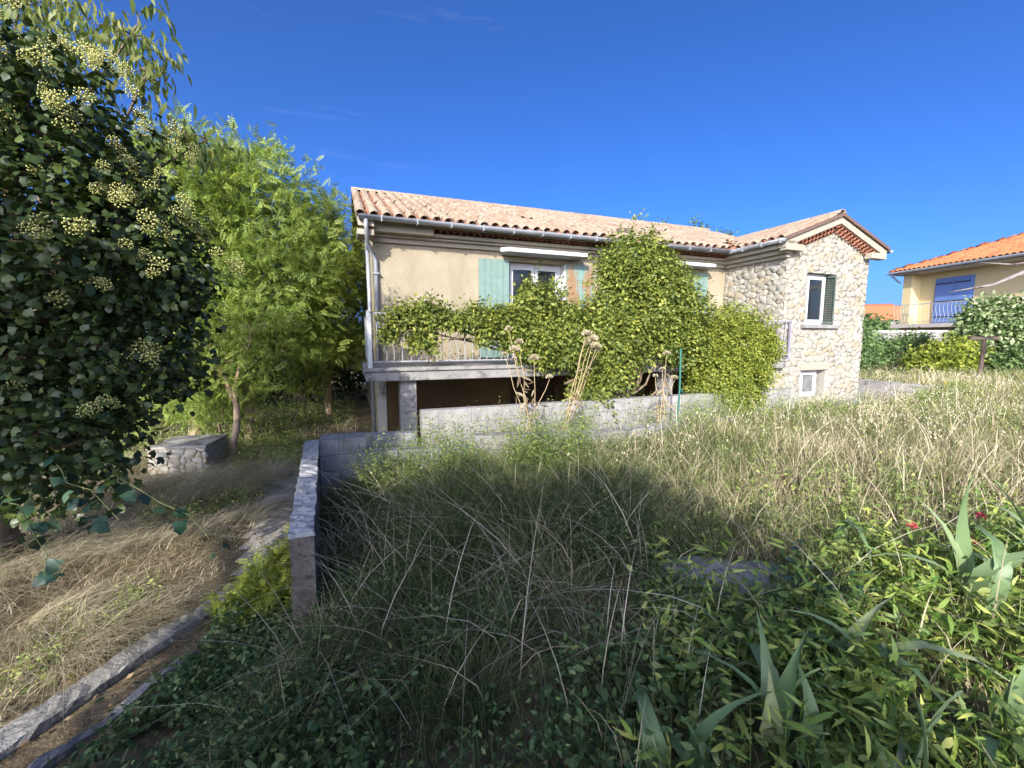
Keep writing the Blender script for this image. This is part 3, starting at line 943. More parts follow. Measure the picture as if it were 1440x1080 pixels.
window(WIN[0] + .12, WIN[1] - .16, WIN[2] + .003, WIN[3] - .003, WD + .13, 'glass', 1, .05)
window(BWN[0] + .14, BWN[1] - .08, BWN[2] + .003, BWN[3] - .003, WD + .15, 'frosted', 1, .04)
MB().box(9.25, 10.48, WD - .10, WD + .12, 1.935, 2.02).build('sill', 'concrete', house, bevel=.008)
MB().box(9.33, 10.30, WD - .035, WD + .02, .955, 1.125).build('lintel', 'stucco_trim', house, bevel=.008)

# board shutters on the front, folded back against the wall
def shutter(x0, x1, z0, z1, mat, y=-.055):
    root = MB().box(x0 + .04, x1 - .04, y + .021, y + .045, z0 + .25, z0 + .36).box(x0 + .04, x1 - .04, y + .021, y + .045, z1 - .40, z1 - .29).build('shutter', mat, house)
    k = 5; wd = (x1 - x0) / k
    for i in range(k):
        MB().box(x0 + i * wd + .003, x0 + (i + 1) * wd - .003, y - .008 + random.uniform(-.002, .002), y + .02, z0 + random.uniform(-.004, .004), z1).build('plank', mat, root)
    for z_ in (z0 + .30, z1 - .34):
        MB().box(x0 + .02, x1 - .06, y - .014, y - .0105, z_, z_ + .03).build('strap', mat, root)
    return root
shutter(2.04, 2.70, 1.30, 3.33, 'shutter_green')
shutter(4.06, 4.74, 1.30, 3.33, 'shutter_worn')
shutter(7.44, 8.08, 1.30, 3.33, 'shutter_green')
shutter(5.50, 6.13, 1.30, 3.33, 'shutter_green')
# louvred folding shutters inside the window of the wing
def louvred(x, width, ang, z0, z1, y):
    e = bpy.data.objects.new('louvred_shutter', MB().box(0, .03, 0, .028, z0, z1).box(width - .03, width, 0, .028, z0, z1).box(.03, width - .03, 0, .028, z0, z0 + .06).box(.03, width - .03, 0, .028, z1 - .05, z1).mesh('louvred_shutter', 'louvre'))
    link(e, house); e.location = (x, y, 0); e.rotation_euler = (0, 0, ang)
    sl_ = MB().poly([(.03, 0, 0), (width - .03, 0, 0), (width - .03, .026, .03), (.03, .026, .03)]).mesh('slat', 'louvre')
    for z_ in np.arange(z0 + .07, z1 - .07, .042): share('slat', sl_, (0, 0, z_), parent=e)
louvred(WIN[1] - .012, .26, math.pi - R(38), WIN[2] + .02, WIN[3] - .02, WD + .0)
louvred(WIN[0] + .012, .20, R(72), WIN[2] + .02, WIN[3] - .02, WD + .0)

# concrete canopies over the doors
def canopy(x0, x1, dp_, z):
    mb = MB()
    mb.prism([(x0 + .14, -.003), (x0, -dp_ + .12), (x0 + .12, -dp_), (x1, -dp_), (x1, -.003)], lambda a, c, t: (a, c, t), z, z + .085)
    mb.build('canopy', 'canopy', house, bevel=.008)
canopy(2.42, 4.36, .44, 3.43)
canopy(5.90, 7.98, .40, 3.43)

# ---- balcony: slab, railings, pillar
bal = MB()
bal.prism([(-.27, -1.86), (8.66, -1.86), (8.66, -.004), (-.27, -.004)], lambda a, c, t: (a, c, t), 1.04, 1.24)
balcony = bal.build('balcony', 'concrete', house, bevel=.015)
MB().prism([(-.31, -1.90), (8.72, -1.90), (8.72, -1.62), (-.31, -1.62)], lambda a, c, t: (a, c, t), 1.195, 1.252).build('slab_edge', 'concrete', balcony, bevel=.01)
RY = -1.80
MB().tube([(-.20, RY, 2.08), (8.80, RY, 2.08)], .020, 6).tube([(-.20, RY, 1.34), (8.80, RY, 1.34)], .014, 6).build('rail', 'iron', balcony)
MB().tube([(-.20, RY, 2.08), (-.20, -.02, 2.08)], .020, 6).tube([(-.20, RY, 1.34), (-.20, -.02, 1.34)], .014, 6).build('rail', 'iron', balcony)
straight = MB().tube([(0, 0, 1.34), (0, 0, 2.08)], .008, 5).mesh('baluster', 'iron')
wavy = MB().tube([(.022 * math.sin(i * 1.25), 0, 1.34 + .74 * i / 10) for i in range(11)], .008, 5).mesh('baluster', 'iron')
purple = MB().tube([(0, 0, 1.34), (0, 0, 2.08)], .010, 5).mesh('baluster', 'iron_purple')
for i, s_ in enumerate(np.arange(-.09, 8.75, .125)):
    share('baluster', purple if s_ > 7.6 else (wavy if i % 3 == 1 else straight), (s_, RY, 0), (0, 0, 0), parent=balcony)
for i, d_ in enumerate(np.arange(RY + .12, -.05, .125)):
    share('baluster', straight, (-.20, d_, 0), parent=balcony)
for s_ in (-.20, 2.35, 5.0, 7.3, 8.80):
    MB().box(s_ - .018, s_ + .018, RY - .018, RY + .018, 1.245, 2.10).build('post', 'iron_purple' if s_ > 7.6 else 'iron', balcony)
MB().box(-.232, -.168, RY - .05, RY + .25, 1.252, 2.12).build('end_panel', 'white_paint', balcony, bevel=.006)
MB().box(.24, .50, -1.72, -1.46, -.6, 1.04).build('pillar', 'concrete', balcony, bevel=.01)
MB().box(5.4, 5.64, -1.72, -1.48, -.6, 1.04).build('pillar', 'concrete', balcony, bevel=.01)
MB().box(8.30, 8.69, -1.70, -.02, -.5, 1.04).build('support_wall', 'stucco_trim', balcony)

# ---------------------------------------------------------------- low walls in the garden
def block_wall(name, p0, p1, courses, base_z, mat, jmat, th, bl, bh, label, jit=.004, skip=None, ragged=0):
    """each block its own piece on a recessed mortar core"""
    p0, p1 = Vector((*p0, 0)), Vector((*p1, 0))
    L = (p1 - p0).length; ang = math.atan2(p1.y - p0.y, p1.x - p0.x)
    e = empty(name, (p0.x, p0.y, base_z), label, 'wall', rz=ang)
    MB().box(.0, L, -th / 2 + .008, th / 2 - .008, 0, courses * bh - .006).build('mortar', jmat, e)
    for c_ in range(courses):
        x = -(c_ % 2) * bl * .5
        while x < L - .02:
            a_, b_ = max(0, x), min(L, x + bl)
            if b_ - a_ > .05 and not (skip and skip(a_, c_)):
                mb = MB().box(-(b_ - a_) / 2 + .004, (b_ - a_) / 2 - .004, -th / 2, th / 2, .004, bh - .004)
                o = mb.build('block', mat, e, bevel=.006)
                o.location = ((a_ + b_) / 2, random.uniform(-jit, jit), c_ * bh)
            x += bl
    return e
def hw(s_, d_):
    p_ = HO + HU * s_ + HV * d_
    return (float(p_[0]), float(p_[1]))
block_wall('block_wall', hw(.45, -2.42), hw(8.2, -2.36), 4, -.16, 'white_block', 'white_joint', .18, .5, .205, 'low whitewashed concrete block wall under the balcony edge', .002)
block_wall('block_wall', (-2.40, 5.19), (-1.90, 5.44), 4, -.35, 'block', 'joint', .16, .45, .2, 'short bare grey block wall returning from the garden wall')
block_wall('block_wall', (-1.90, 5.44), (-.55, 5.72), 3, -.35, 'block', 'joint', .16, .45, .2, 'bare grey block wall one course lower, overgrown by weeds')
block_wall('block_wall', hw(-.9, -2.2), hw(.40, -2.42), 4, -.45, 'block', 'joint', .18, .45, .2, 'grey block wall end below the corner of the balcony')

def rough_wall(name, pts, z0f, z1f, th, label, side_mat, cap_mat, step=.10, bumpy=.012):
    """concrete wall along a polyline with a worn cap: body and cap as two meshes"""
    e = empty(name, (pts[0][0], pts[0][1], 0), label, 'wall')
    P = []
    for (a_, b_) in zip(pts, pts[1:]):
        L = math.hypot(b_[0] - a_[0], b_[1] - a_[1]); k = max(1, int(L / step))
        P += [(a_[0] + (b_[0] - a_[0]) * i / k, a_[1] + (b_[1] - a_[1]) * i / k) for i in range(k)]
    P.append(pts[-1])
    def sweep(z0, z1, t, jit, nz):
        mb = MB(); rings = []
        for i, p_ in enumerate(P):
            a_, b_ = P[max(i - 1, 0)], P[min(i + 1, len(P) - 1)]
            dx, dy = b_[0] - a_[0], b_[1] - a_[1]; l = math.hypot(dx, dy); nx_, ny_ = -dy / l, dx / l
            f = i / (len(P) - 1)
            ring = []
            prof = [(-1, 0)] + [(-1, j / nz) for j in range(1, nz + 1)] + [(-.35, 1.0), (.35, 1.0)] + [(1, j / nz) for j in range(nz, 0, -1)] + [(1, 0)]
            for (sx, zz) in prof:
                w_ = t / 2 * sx + random.uniform(-jit, jit)
                ring.append((p_[0] - pts[0][0] + nx_ * w_, p_[1] - pts[0][1] + ny_ * w_, z0(f) + (z1(f) - z0(f)) * zz + (random.uniform(-jit, jit) if zz > .1 else 0)))
            rings.append(ring)
        m_ = len(rings[0])
        for r_ in rings: mb.v += r_
        for i in range(len(rings) - 1):
            for j in range(m_):
                j2 = (j + 1) % m_
                mb.f.append((i * m_ + j, i * m_ + j2, (i + 1) * m_ + j2, (i + 1) * m_ + j))
        mb.f.append(tuple(range(m_))); mb.f.append(tuple((len(rings) - 1) * m_ + j for j in reversed(range(m_))))
        return mb
    sweep(z0f, lambda f: z1f(f) - .03, th, bumpy * .5, 4).build('body', side_mat, e)
    sweep(lambda f: z1f(f) - .033, z1f, th + .012, bumpy, 1).build('cap', cap_mat, e)
    return e
rough_wall('garden_wall', [(-1.375, 2.66), (-2.47, 5.16)], lambda f: -.55, lambda f: .44 + .01 * f, .145, 'long narrow concrete garden wall with white lichen on its top', 'old_concrete', 'lichen', .06, .010)
rough_wall('retaining_wall', [(-.5, 5.70), (.98, 5.82), (4.62, 7.22), (9.72, 9.42)], lambda f: -.5, lambda f: .40 + .04 * f, .22, 'low weathered concrete retaining wall along the terrace before the house', 'concrete', 'concrete', .14, .014)
rough_wall('retaining_wall', [(9.80, 9.50), (9.3, 10.3), (8.98, 11.05), (10.4, 14.4)], lambda f: -.3, lambda f: .62 + .05 * f, .22, 'short weathered retaining wall beside the stone wing', 'concrete', 'concrete', .14, .018)

# kerb along the drive
k = rough_wall('kerb', [(-2.78, 1.1), (-2.56, 2.0), (-2.30, 3.05), (-2.20, 3.5), (-2.32, 4.3)], lambda f: -.6, lambda f: -.312 + .018 * math.sin(f * 23) * math.sin(f * 9), .15, 'worn pale concrete kerb beside the drive', 'concrete', 'concrete', .05, .007)
k['category'] = 'kerb'
k = rough_wall('kerb', [(-2.42, 1.1), (-2.22, 2.0), (-2.06, 2.65)], lambda f: -.6, lambda f: -.335 + .02 * math.sin(f * 17), .05, 'narrow broken concrete edging strip inside the drive kerb', 'concrete', 'concrete', .05, .008)
k['category'] = 'kerb'

# ---------------------------------------------------------------- stone tank under the trees
tk = empty('stone_tank', (-5.05, 6.75, -.36), 'low stone sided tank with a pale concrete lid under the trees', 'tank', rz=.22)
tk.scale = (.74, .74, .92)
tk.location.x = -5.2
MB().box(-.52, .52, -.52, .52, -.1, .42).build('core', 'mortar', tk)
for side in range(2):
    for P2, c in stones(-.53, .53, .0, .40, [(-1, 0, .53), (1, 0, .53), (0, -1, 0), (0, 1, .40)], [], .15, .10):
        V, T = stone_soup(P2, c, .03)
        share('stone', tri_mesh('stone', V, T, None, 'stone'), (c[0], -.515, c[1]) if side == 0 else (.515, c[0], c[1]), (0, 0, 0 if side == 0 else math.pi / 2), parent=tk)
MB().box(-.55, .55, -.55, .55, .42, .46).build('lid', 'path_concrete', tk, bevel=.01)

# ---------------------------------------------------------------- outbuilding far down the drive
ob = empty('outbuilding', (-6.1, 17.5, -.4), 'low cream outbuilding with a white framed window beyond the trees', 'building', rz=.12)
mb = MB()
holed(mb, -2.6, 2.2, 0, 2.2, [(-.25, .65, .25, .85)], lambda x, t, z: (x, t, z), .2)
mb.box(-2.6, 2.2, .22, 3, 0, 2.18)
mb.build('wall', 'stucco', ob)
MB().box(-2.9, 2.5, -.3, 3.2, 2.2, 2.32).build('roof', 'deck', ob)
wn = MB().box(-.25, .65, -.02, .05, .80, .85).box(-.25, .65, -.02, .05, .25, .30).box(-.25, -.20, -.02, .05, .30, .80).box(.60, .65, -.02, .05, .30, .80).build('window', 'white_paint', ob)
MB().box(-.20, .60, .02, .03, .30, .80).build('pane', 'glass', wn)

# ---------------------------------------------------------------- the neighbour's house
nb = empty('house', (19.75, 22.0, .4), 'yellow house with orange tiled hipped roof and blue shutters', 'house', rz=math.atan2(-.992, .126))
# local x runs along its front towards the camera, local y away from the garden
NF, NE = 2.0, 4.45                                   # balcony floor and eave above its base
mb = MB()
mb.box(0, 9, .55, 8, 0, NE).box(0, .42, .05, .55, 0, NE)
mb.build('wall', 'yellow_wall', nb)
MB().box(-.12, 9.1, -.35, .55, NF - .18, NF).build('balcony_slab', 'soffit', nb)
MB().box(.01, 9, .25, .55, 0, NF - .18).build('lower_wall', 'yellow_wall', nb)
MB().box(-.25, 9.2, -.30, 8.2, NE, NE + .16).build('soffit', 'soffit', nb)
rf = MB().poly([(-.35, -.4, NE + .17), (9.3, -.4, NE + .17), (9.3, 4.2, NE + 2.0), (4.2, 4.2, NE + 2.0)]).poly([(-.35, -.4, NE + .17), (4.2, 4.2, NE + 2.0), (-.35, 8.8, NE + .17)]).poly([(-.35, 8.8, NE + .17), (4.2, 4.2, NE + 2.0), (9.3, 4.2, NE + 2.0), (9.3, 8.8, NE + .17)]).build('roof', 'deck', nb)
a = Acc()
npitch = math.atan2(1.83, 4.6)
for c_ in range(44):
    for r_ in range(13):
        x_, run = -.22 + c_ * .22, r_ * .38 * math.cos(npitch)
        if run > min(4.5, x_ + .45): continue
        scatter(a, TV, TT, np.array([(x_, -.44 + run, NE + .17 + run * math.tan(npitch) + .01)]), rot(npitch + .03, 0)[None], np.array([[1.1, 1, 1]]), rng.random(1))
for c_ in range(42):
    for r_ in range(13):
        y_, run = -.3 + c_ * .22, r_ * .38 * math.cos(npitch)
        if run > min(4.5, y_ + .45, 8.9 - y_): continue
        scatter(a, TV, TT, np.array([(-.40 + run, y_, NE + .17 + run * math.tan(npitch) + .01)]), rot(npitch + .03, -math.pi / 2)[None], np.array([[1.1, 1, 1]]), rng.random(1))
for t in np.arange(0, 1, .055):
    scatter(a, TV, TT, np.array([(-.35 + 4.55 * t, -.4 + 4.6 * t, NE + .20 + 1.83 * t)]), rot(.27, -math.pi / 4)[None], np.array([[1.4, 1, 1.2]]), rng.random(1))
o = a.build('tiles', 'orange_tile', rf, True); o['kind'] = 'stuff'
MB().tube([(-.4, -.45, NE + .12), (9.3, -.45, NE + .12)], .06, 8).build('gutter', 'zinc', nb)
MB().tube([(-.3, -.4, NE + .08), (-.12, -.1, NE - .3), (-.05, .0, NE - .35)], .045, 7).build('downpipe', 'zinc', nb)
for x0 in (1.2, 5.3):
    sh = MB().box(x0 - .06, x0 + 1.5, .50, .548, NF + .02, NF + 2.14).build('shutter', 'blue_paint', nb)
    for i in range(2):
        MB().box(x0 + i * .73, x0 + i * .73 + .715, .46, .50, NF + .04, NF + 2.10).build('panel', 'blue_paint', sh)
        for z_ in (NF + .3, NF + 1.02, NF + 1.85):
            MB().box(x0 + .03 + i * .73, x0 + i * .73 + .68, .445, .46, z_, z_ + .05).build('strap', 'cable', sh)
rl = MB().box(-.05, 9, -.315, -.285, NF + .92, NF + .96).box(-.05, 9, -.315, -.285, NF + .08, NF + .11).build('railing', 'iron', nb)
wv = MB().tube([(.04 * math.sin(i * 1.05), 0, .1 + .83 * i / 6) for i in range(7)], .009, 4).mesh('baluster', 'iron')
for x_ in np.arange(0, 7.5, .16): share('baluster', wv, (x_, -.30, NF), parent=rl)

fw = empty('boundary_wall', (15.2, 19.6, .3), 'grey concrete boundary wall before the yellow house', 'wall', rz=-.16)
for i in range(6):
    MB().box(i * 1.5 + .01, i * 1.5 + 1.49, -.06, .06, 0, 1.66).build('panel', 'concrete', fw)
MB().box(-.02, 9.05, -.10, .10, 1.66, 1.76).build('coping', 'canopy', fw)

# far houses beyond
def far_house(loc, rz, L, W, H, label):
    e = empty('house', loc, label, 'house', rz=rz)
    MB().box(0, L, 0, W, 0, H).build('wall', 'canopy', e)
    MB().prism([(-.4, H), (W / 2, H + 1.5), (W + .4, H), (W + .4, H + .15), (W / 2, H + 1.7), (-.4, H + .15)], lambda a, c, t: (t, a, c), -.4, L + .4).build('roof', 'orange_tile', e)
    for x_ in np.arange(1.2, L - 1, 2.6):
        w_ = MB().box(x_, x_ + 1, -.04, .0, H - 1.8, H - .5).build('window', 'white_paint', e)
        MB().box(x_ + .08, x_ + .92, -.05, -.04, H - 1.72, H - .58).build('pane', 'glass', w_)
far_house((36.6, 44, .8), -.5, 9, 7, 2.7, 'distant white house with a red tiled roof beside the yellow house')
far_house((44, 62, .8), -.3, 10, 8, 4.2, 'more distant pale house behind the white one')

# overhead cables
for i, (z0, z1) in enumerate(((3.55, 4.6), (3.2, 3.4), (3.05, 3.2), (3.9, 6.0))):
    a_ = Vector((*hw(11.5, -1.2), z0)); b_ = Vector((27, 33 + i, z1))
    pts = []
    for k in range(15):
        t = k / 14; p_ = a_.lerp(b_, t); p_.z -= .9 * math.sin(math.pi * t) * (1 if i != 3 else .5); pts.append(p_)
    o = MB().tube(pts, .014, 5).build('overhead_cable', 'cable')
    tag(o, ('sagging black overhead cable leaving the stone wing below its gutter', 'thin black cable strung lowest but one from the stone wing', 'lowest thin black cable strung from the stone wing', 'highest black cable rising from the stone wing')[i], 'cable', 'overhead cables from the stone wing')

# ---------------------------------------------------------------- posts and stakes
tp = empty('post', (13.2, 12.0, .45), 'rusty T shaped clothes line post in the grass before the bushes', 'post')
MB().tube([(0, 0, -.1), (.02, 0, 1.24)], .045, 8).build('upright', 'rust', tp)
MB().box(-.42, .38, -.05, .05, 1.22, 1.30).build('crossbar', 'rust', tp)
sx, sy = hw(4.35, -3.3)
st = MB().tube([(0, 0, -.6), (.03, .0, .55), (.02, 0, 1.12)], .016, 8).tube([(.03, 0, .5), (.10, .02, .42)], .01, 5).build('garden_stake', 'stake_green')
st.location = (sx, sy, .42)
tag(st, 'green plastic coated garden stake standing before the vine', 'stake')

# dried thistle stalks along the retaining wall
def thistle(loc, stalks, label):
    e = empty('dried_thistle', loc, label, 'plant', 'dried thistle stalks before the vine')
    for (dx, dy, h, r_) in stalks:
        r_ *= .8
        mb = MB()
        pts = limb(mb, (random.uniform(-.08, .08), random.uniform(-.08, .08), -.1), (dx, dy, h), .0065, .004, .03, 5, 5, .02)
        st_ = mb.build('stalk', 'dry_stem', e)
        a = Acc()
        d = norm(rng.normal(size=(70, 3))); d[:, 2] = np.abs(d[:, 2]) * .9 - .25
        d = norm(d)
        P = np.array([(dx, dy, h + r_ * .4)]) + d * r_ * np.array((1, 1, .8)) * .45
        f = d + np.array((0, 0, .5)); scatter(a, L2V, L2T, P, frames(f, rng.normal(size=(70, 3))), np.full(70, r_ * 1.1), rng.random(70))
        a.build('seed_head', 'straw', st_)
        b = Acc()
        k = 7
        t = rng.uniform(.15, .75, k); P = np.array([pts[0] + (pts[-1] - pts[0]) * x for x in t])
        f = rng.normal(size=(k, 3)); f[:, 2] = -.5
        scatter(b, LAV, LAT, P, frames(f, rng.normal(size=(k, 3))), rng.uniform(.10, .22, k), rng.random(k))
        b.build('dry_leaves', 'dryweed', st_)['kind'] = 'stuff'
    return e
thistle((*hw(1.88, -3.15), .40), [(-.30, -.06, 1.40, .055), (-.22, 0, 1.10, .08), (-.16, .1, 1.22, .06), (.05, 0, .98, .075), (-.36, .08, 1.05, .05), (.28, .1, .72, .055)], 'dried thistle clump with round brown heads before the railing')
thistle((*hw(2.50, -3.10), .42), [(.30, .15, 1.30, .08), (.38, .16, 1.22, .09), (.42, .10, 1.12, .08), (.34, .22, 1.16, .08), (.46, .2, 1.06, .06), (.28, .2, 1.34, .05)], 'straw coloured bundle of dried thistle stalks leaning on the vine')
thistle((*hw(4.16, -3.12), .45), [(.10, .05, .98, .06), (-.05, .1, .62, .045), (.26, .1, .58, .06), (.02, 0, .75, .04)], 'small dried thistle beside the green stake')

# ---------------------------------------------------------------- trees
robs = [
    ((-6.05, 8.0, -.36), [(-6.6, 8.6, 3.6, 1.2, 1.2, 1.5), (-6.4, 8.9, 4.75, .95, 1.0, .95), (-5.9, 8.3, 2.6, 1.0, 1.0, .9), (-7.6, 9.0, 2.8, 1.2, 1.2, 1.4), (-7.2, 9.2, 4.2, 1.1, 1.1, 1.1)], .13, 'slender tree with feathery bright green leaves above the stone tank'),
    ((-5.2, 8.3, -.36), [(-5.4, 9.6, 4.3, 1.1, 1.1, 1.5), (-5.3, 9.3, 2.6, 1.1, 1.0, 1.1), (-5.75, 9.9, 5.1, .7, .7, .8), (-4.7, 9.7, 3.2, .9, .9, 1.1), (-5.9, 9.0, 1.9, .9, .8, .6), (-4.9, 9.5, 1.6, .85, .8, .55)], .10, 'slim pale trunk tree with feathery leaves right of the stone tank'),
    ((-5.0, 11.6, -.36), [(-4.95, 11.6, 3.9, 1.0, 1.1, 1.4), (-5.0, 11.7, 2.4, 1.2, 1.2, 1.0), (-4.45, 12.0, 2.9, .85, .9, 1.0), (-5.3, 11.8, 4.6, .6, .7, .6), (-4.7, 11.5, 1.5, 1.0, .9, .7)], .10, 'feathery leaved tree standing against the corner of the cream house'),
    ((-4.75, 7.1, -.36), [(-4.95, 7.3, 1.1, .55, .5, .42), (-5.3, 7.5, 1.5, .5, .5, .4), (-4.6, 7.6, 1.9, .6, .55, .5)], .07, 'young shrubby tree with light green leaves beside the stone tank'),
]
for b_, lb, tr, lab in robs:
    vol = sum(l[3] * l[4] + l[4] * l[5] for l in lb)
    tree('feathery_tree', lab, 'tree', b_, lb, tr, 'robinia', 'pale_bark', (PIV, PIT), int(108 * vol), 6, .235 if vol > 3 else .18, .14, fork=.42, droop=.05, shell=.4, rand=.85, tint=(.5, .24), shoots=60, slen=.7, lump=.6)
darks = [((-9.6, 13.5, -.4), [(-9.6, 13.5, 2.2, 2.2, 1.6, 2.3), (-9.0, 13.6, 4.0, 1.6, 1.4, 1.5)], 'dense dark evergreen behind the feathery trees'),
         ((-13.2, 12.0, -.4), [(-13.2, 12, 2.4, 2.4, 1.8, 2.6), (-13.4, 12, 5.0, 1.8, 1.5, 1.6)], 'broad dark evergreen behind the ivy'),
         ((-8.4, 16.5, -.4), [(-8.6, 16.5, 2.2, 1.9, 1.4, 2.2), (-8.2, 16.6, 4.2, 1.4, 1.3, 1.5)], 'dark evergreen left of the outbuilding'),
         ((-4.4, 20.5, -.4), [(-4.4, 20.5, 3.4, 2.2, 1.6, 2.0), (-4.8, 20.5, 5.0, 1.4, 1.3, 1.2)], 'dark leafy tree behind the outbuilding'),
         ((-6.9, 14.2, -.4), [(-7.0, 14.2, 2.9, 1.3, 1.2, 1.3), (-6.3, 14.3, 3.2, 1.2, 1.1, 1.1)], 'thin dark tree over the end of the drive')]
for b_, lb, lab in darks:
    vol = sum(l[3] * l[4] + l[4] * l[5] for l in lb)
    tree('evergreen_tree', lab, 'tree', b_, lb, .14, 'evergreen', 'bark', (L2V * (1, 1.2, 1), L2T), int(55 * vol), 9, .15, .2, fork=.3, shell=.45)
tree('tall_tree', 'tree tops with sparse leaves showing above the house ridge', 'tree', (9.5, 24.5, -.2), [(6.9, 23.4, 7.2, .45, .5, 1.0), (8.2, 23.4, 7.1, .45, .5, 1.0), (9.9, 23.6, 7.2, .65, .6, 1.05), (11.6, 24, 6.9, .5, .5, .8), (9.3, 24, 4.6, 2.4, 1.5, 1.6)], .2, 'bush', 'bark', (OVV, OVT), 420, 9, .15, .13, fork=.5, shell=.3)

# ivy covered tree over the drive
ivb = (-4.9, 3.9, -.36)
ivl = [(-4.05, 3.45, 2.55, .95, .85, 1.15), (-3.35, 3.35, 2.35, .80, .75, .82), (-2.98, 3.35, 2.25, .58, .58, .52), (-4.5, 3.3, 3.5, 1.0, .8, .7), (-3.55, 3.2, 1.55, .85, .70, .85), (-3.0, 3.45, 1.65, .48, .50, .52), (-3.2, 2.95, .95, .45, .42, .50), (-4.5, 3.5, 1.3, .9, .8, 1.0), (-3.55, 3.4, 3.2, .75, .7, .62)]
ivy = tree('ivy_tree', 'old tree smothered in dark ivy with pale round flower heads', 'tree', ivb, ivl, .20, 'ivy', 'bark', (IVV, IVT), 3200, 9, .064, .07, fork=.45, shell=.40, shoots=70, droop=.55, rand=.6, bottom=-.9, tint=(.42, .22))
# flower heads on the ivy
def umbel(seed):
    r = np.random.default_rng(seed); a = Acc()
    k = 34
    i = np.arange(k) + .5; ph = np.arccos(1 - 1.75 * i / k); th = math.pi * (1 + 5 ** .5) * i
    d = np.stack([np.cos(th) * np.sin(ph), np.sin(th) * np.sin(ph), np.cos(ph)], -1)
    P = d * .92 * r.uniform(.85, 1.1, (k, 1))
    O_ = np.array([(.13, 0, 0), (-.13, 0, 0), (0, .13, 0), (0, -.13, 0), (0, 0, .13), (0, 0, -.13)])
    OT = np.array([(0, 2, 4), (2, 1, 4), (1, 3, 4), (3, 0, 4), (2, 0, 5), (1, 2, 5), (3, 1, 5), (0, 3, 5)])
    scatter(a, O_, OT, P, np.repeat(np.eye(3)[None], k, 0), r.uniform(.8, 1.25, k), r.random(k))
    # pedicels
    sv = np.array([(0, .02, 0), (0, -.02, 0), (1, 0, 0)]); stt = np.array([(0, 1, 2)])
    scatter(a, sv, stt, np.zeros((k, 3)), frames(P, r.normal(size=(k, 3))), np.full(k, .9), np.full(k, .1))
    me = tri_mesh('flower_head', np.concatenate(a.V), np.concatenate(a.T), np.concatenate(a.C), 'umbel')
    return me
ums = [umbel(i) for i in range(4)]
rel = [(l[0] - ivb[0], l[1] - ivb[1], l[2] - ivb[2], l[3] * 1.05, l[4] * 1.05, l[5] * 1.05) for l in ivl]
pc, pn = lobes_points(rel, 600, .95, -.3)
cnt = 0
for c, nn in zip(pc, pn):
    if cnt >= 296: break
    # the sunny upper and outer sides flower most
    if nn[1] > .5 or rng.random() > (.22 if c[2] + ivb[2] < 1.9 else .26 + .9 * max(0, nn[0] * .5 + nn[2] * .6 - .2 * nn[1])): continue
    for j in range(rng.integers(1, 4)):
        o = share('flower_head', ums[rng.integers(4)], tuple(c + rng.normal(0, .045, 3) + nn * .07), tuple(rng.uniform(-.7, .7, 3)), (float(rng.uniform(.038, .062)),) * 3, ivy); cnt += 1
# low ivy shoots with single big leaves over the drive
a = Acc(); mbs = MB()
for (p0, p1) in (((-3.2, 2.75, 1.0), (-2.35, 2.45, .62)), ((-3.3, 2.7, .8), (-2.55, 2.2, .42)), ((-2.9, 2.8, .9), (-2.0, 2.75, .30)), ((-3.5, 2.5, 1.1), (-2.9, 2.0, .5))):
    pts = limb(mbs, np.array(p0) - ivb, np.array(p1) - ivb, .004, .002, .05, 5, 7, .05)
    k = 15; t = rng.random(k) ** .7
    P = np.array([np.array(pts[0]) + (np.array(pts[-1]) - np.array(pts[0])) * x for x in t]) + rng.normal(0, .05, (k, 3))
    f = rng.normal(size=(k, 3)) * .7 + (0.3, -.2, -.4); up = rng.normal(size=(k, 3)) * .4 + (0, -.3, 1)
    scatter(a, IVV, IVT, P, frames(f, up), rng.uniform(.06, .11, k), rng.random(k))
a.build('shoot_leaves', 'sapling', ivy); mbs.build('shoots', 'stem', ivy)

# tree with drooping leaves reaching over the ivy
drb = (-5.9, 5.4, -.36)
drl = [(-3.42, 4.15, 4.42, .36, .36, .30), (-3.22, 4.05, 4.05, .26, .28, .22), (-3.05, 4.1, 3.62, .20, .22, .14), (-2.78, 4.1, 3.50, .18, .22, .14), (-4.2, 4.3, 4.35, .4, .35, .25), (-5.2, 4.9, 5.2, .8, .7, .5)]
tree('drooping_tree', 'tree with drooping narrow yellow green leaves above the ivy', 'tree', drb, drl, .05, 'droop', 'bark', (LAV * (1, 1.35, 1), LAT), 105, 13, .135, .075, fork=.5, shell=.1, droop=1.5, rand=.5, outward=.4, tint=(.5, .25))

# ---------------------------------------------------------------- vines and shrubs on the house
def lob(items):
    return [(*hw(s_, d_), z_, rx, ry, rz_) for s_, d_, z_, rx, ry, rz_ in items]
def mound(name, label, cat, base, items, clusters, per, mat, size, spread, tmpl=(TRV, TRT), r=.05, **kw):
    return tree(name, label, cat, base, lob(items), r, mat, 'bark', tmpl, clusters, per, size, spread, fork=.25, extra=20, **kw)
gl = [(.35 + i * .30, -1.86 + random.uniform(-.05, .05), 2.03 + .06 * math.sin(i * 1.7), .24, .17, .17) for i in range(8)] + [(.62, -1.88, 1.72, .20, .12, .30), (1.6, -1.9, 1.8, .16, .12, .16), (.12, -1.85, 1.82, .12, .12, .16), (2.3, -1.9, 1.75, .25, .15, .35)]
mound('climbing_vine', 'garland of leafy vine trained along the balcony railing', 'vine', (*hw(2.9, -1.72), 1.24), gl, 560, 7, 'vine', .11, .045, shell=.3, droop=.5, tint=(.5, .3), shoots=40, slen=.3, lump=.7)
